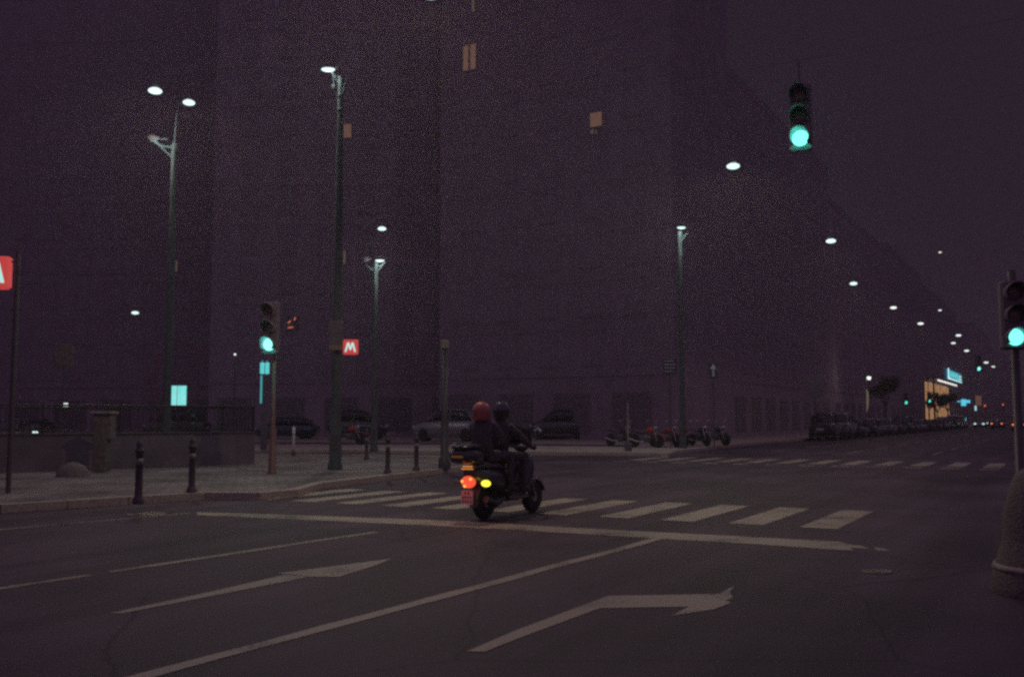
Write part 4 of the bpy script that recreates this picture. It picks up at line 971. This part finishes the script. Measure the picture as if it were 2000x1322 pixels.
def rider(sx, zs, lean, reach, footx, hands_fwd, seat_w):
    # pelvis, spine, neck, head; arms with five fingers; legs
    J = []; E = []
    def j(p, r): J.append((p, r)); return len(J) - 1
    pel = j((sx, 0, zs), (.155, .135)); sp = j((sx + lean * .3, 0, zs + .20), (.165, .125)); ch = j((sx + lean * .75, 0, zs + .38), (.185, .135)); nk = j((sx + lean, 0, zs + .53), .065); hd = j((sx + lean * 1.15, 0, zs + .66), .085)
    E += [(pel, sp), (sp, ch), (ch, nk), (nk, hd)]
    for s_ in (-1, 1):
        sh = j((sx + lean * .9, s_ * .19, zs + .44), .078); E.append((ch, sh))
        hx, hy, hz_ = hands_fwd; el = j(((sx + lean + hx) / 2 - .03, s_ * (max(.22, hy) + .06), (zs + .44 + hz_) / 2 - .09), .056); wr = j((hx - .07, s_ * hy, hz_ + .01), .034); pa = j((hx - .01, s_ * hy, hz_ + .012), (.036, .024))
        E += [(sh, el), (el, wr), (wr, pa)]
        for k in range(4):
            yy = s_ * (hy + (-.030 + .02 * k)); ln = (.05, .056, .052, .042)[k]
            a = j((hx + .025, yy, hz_ + .022), .0095); c_ = j((hx + .025 + ln * .5, yy, hz_ + .004), .009); d_ = j((hx + .02 + ln * .35, yy, hz_ - .022), .0085); E += [(pa, a), (a, c_), (c_, d_)]
        th = j((hx - .005, s_ * (hy - .04), hz_ - .008), .0105); th2 = j((hx + .022, s_ * (hy - .045), hz_ - .026), .0095); E += [(pa, th), (th, th2)]
        hp = j((sx + .06, s_ * .10, zs - .01), .105); kn = j((sx + .46, s_ * seat_w, zs + .0), .072); an = j((footx, s_ * (seat_w + .01), zs - .45), .046); ft = j((footx + .07, s_ * (seat_w + .01), zs - .50), .042)
        E += [(pel, hp), (hp, kn), (kn, an), (an, ft)]
    return J, E
DJ = mat("dark_jacket_cloth", (.095, .074, .098), .8, var=.35, scale=14, bump=1.0, bscale=9); DJ2 = mat("black_jacket_cloth", (.085, .066, .088), .75, var=.35, scale=14, bump=1.0, bscale=9)
J, E = rider(.34, .92, .10, 0, .78, (.87, .33, 1.05), .19)
driver = person("person", rear, YAW, "scooter driver in a black helmet and dark clothes, hands on the handlebar", J, E, DJ2, mat("black_helmet_shell", (.045, .043, .05), .12, var=.1, coat=1), 0, (.34 + .13, 0, .92 + .70), [(.84, .19, .42, 0), (.84, -.19, .42, 0)], None)
J, E = rider(-.06, .95, .05, 0, .38, (.30, .13, 1.10), .22)
pas = person("person", rear, YAW, "scooter passenger in a dull red helmet sitting behind the driver", J, E, DJ, mat("red_helmet_shell", (.50, .13, .12), .3, var=.15, coat=.4), 0, (-.06 + .02, 0.02, .95 + .655), [(.44, .22, .45, 0), (.44, -.22, .45, 0)], None)

# ------------------------------------------------------------------ haze
HAZE = 0.0013
if HAZE > 0:
    b = MB(); b.box((100, 380, 24), (1500, 1000, 50.5))
    m = bpy.data.materials.new("haze_air"); m.use_nodes = True; n = m.node_tree
    n.nodes.remove(n.nodes["Principled BSDF"]); pv = n.nodes.new("ShaderNodeVolumePrincipled")
    pv.inputs["Color"].default_value = (1, .96, .95, 1); pv.inputs["Density"].default_value = HAZE; pv.inputs["Anisotropy"].default_value = .72
    n.links.new(pv.outputs[0], n.nodes["Material Output"].inputs["Volume"])
    tag(b.build("haze", m), kind="stuff")
# ------------------------------------------------------------------ street trees along the avenue pavement
LEAF = mat("dark_leaf", (.06, .065, .05), .7, var=.4, scale=3); BARK = mat("bark", (.11, .09, .085), .9, var=.4, scale=9)
def street_tree(pos, H_, R_, label, seed):
    rn = random.Random(seed); t = empty("street_tree", pos, rn.uniform(0, 6), label, "tree", "street trees on the avenue pavement")
    b = MB(); th = H_ * .45; b.tube([(0, 0, 0), (.03, .02, th * .5), (0, .05, th)], [.13, .10, .085], 10); limbs = []
    for k in range(6):
        a = 2 * PI * k / 6 + rn.uniform(-.3, .3); e_ = Vector((math.cos(a) * R_ * .6, math.sin(a) * R_ * .6, th + (H_ - th) * rn.uniform(.4, .75)))
        b.tube([(0, .05, th * .95), e_ * .5 + Vector((0, 0, th * .5)), e_], [.06, .04, .015], 6); limbs.append(e_)
    b.build("trunk", BARK, t)
    b = MB()
    cl = [(e_ + Vector((rn.uniform(-.3, .3), rn.uniform(-.3, .3), rn.uniform(-.2, .5))), rn.uniform(.5, .8)) for e_ in limbs for _ in (0, 1)] + [(Vector((0, 0, H_ - .7)), .7)]
    for c_, cr_ in cl:
        for _ in range(190):
            d_ = Vector((rn.gauss(0, 1), rn.gauss(0, 1), rn.gauss(0, .8))).normalized() * cr_ * rn.random() ** .4; q = c_ + d_
            u_ = Vector((rn.uniform(-1, 1), rn.uniform(-1, 1), rn.uniform(-1, 1))).normalized(); v_ = u_.orthogonal().normalized(); s_ = rn.uniform(.07, .14)
            b.add([q - u_ * s_, q + v_ * s_ * .6, q + u_ * s_, q - v_ * s_ * .6], [(0, 1, 2, 3)])
    b.build("crown", LEAF, t)
for k, (px, H_, lab) in enumerate(((1829, 5.2, "small dark street tree in front of the left half of the lit shop"), (1849, 5.6, "small dark street tree in front of the right half of the lit shop"), (1728, 6.2, "dark street tree right of the round park lamp"))):
    p = on_line(px, -17.6, .13); street_tree(p, H_, 1.6, lab, 40 + k)
for o in bpy.data.objects:
    if "_used" in o: del o["_used"]
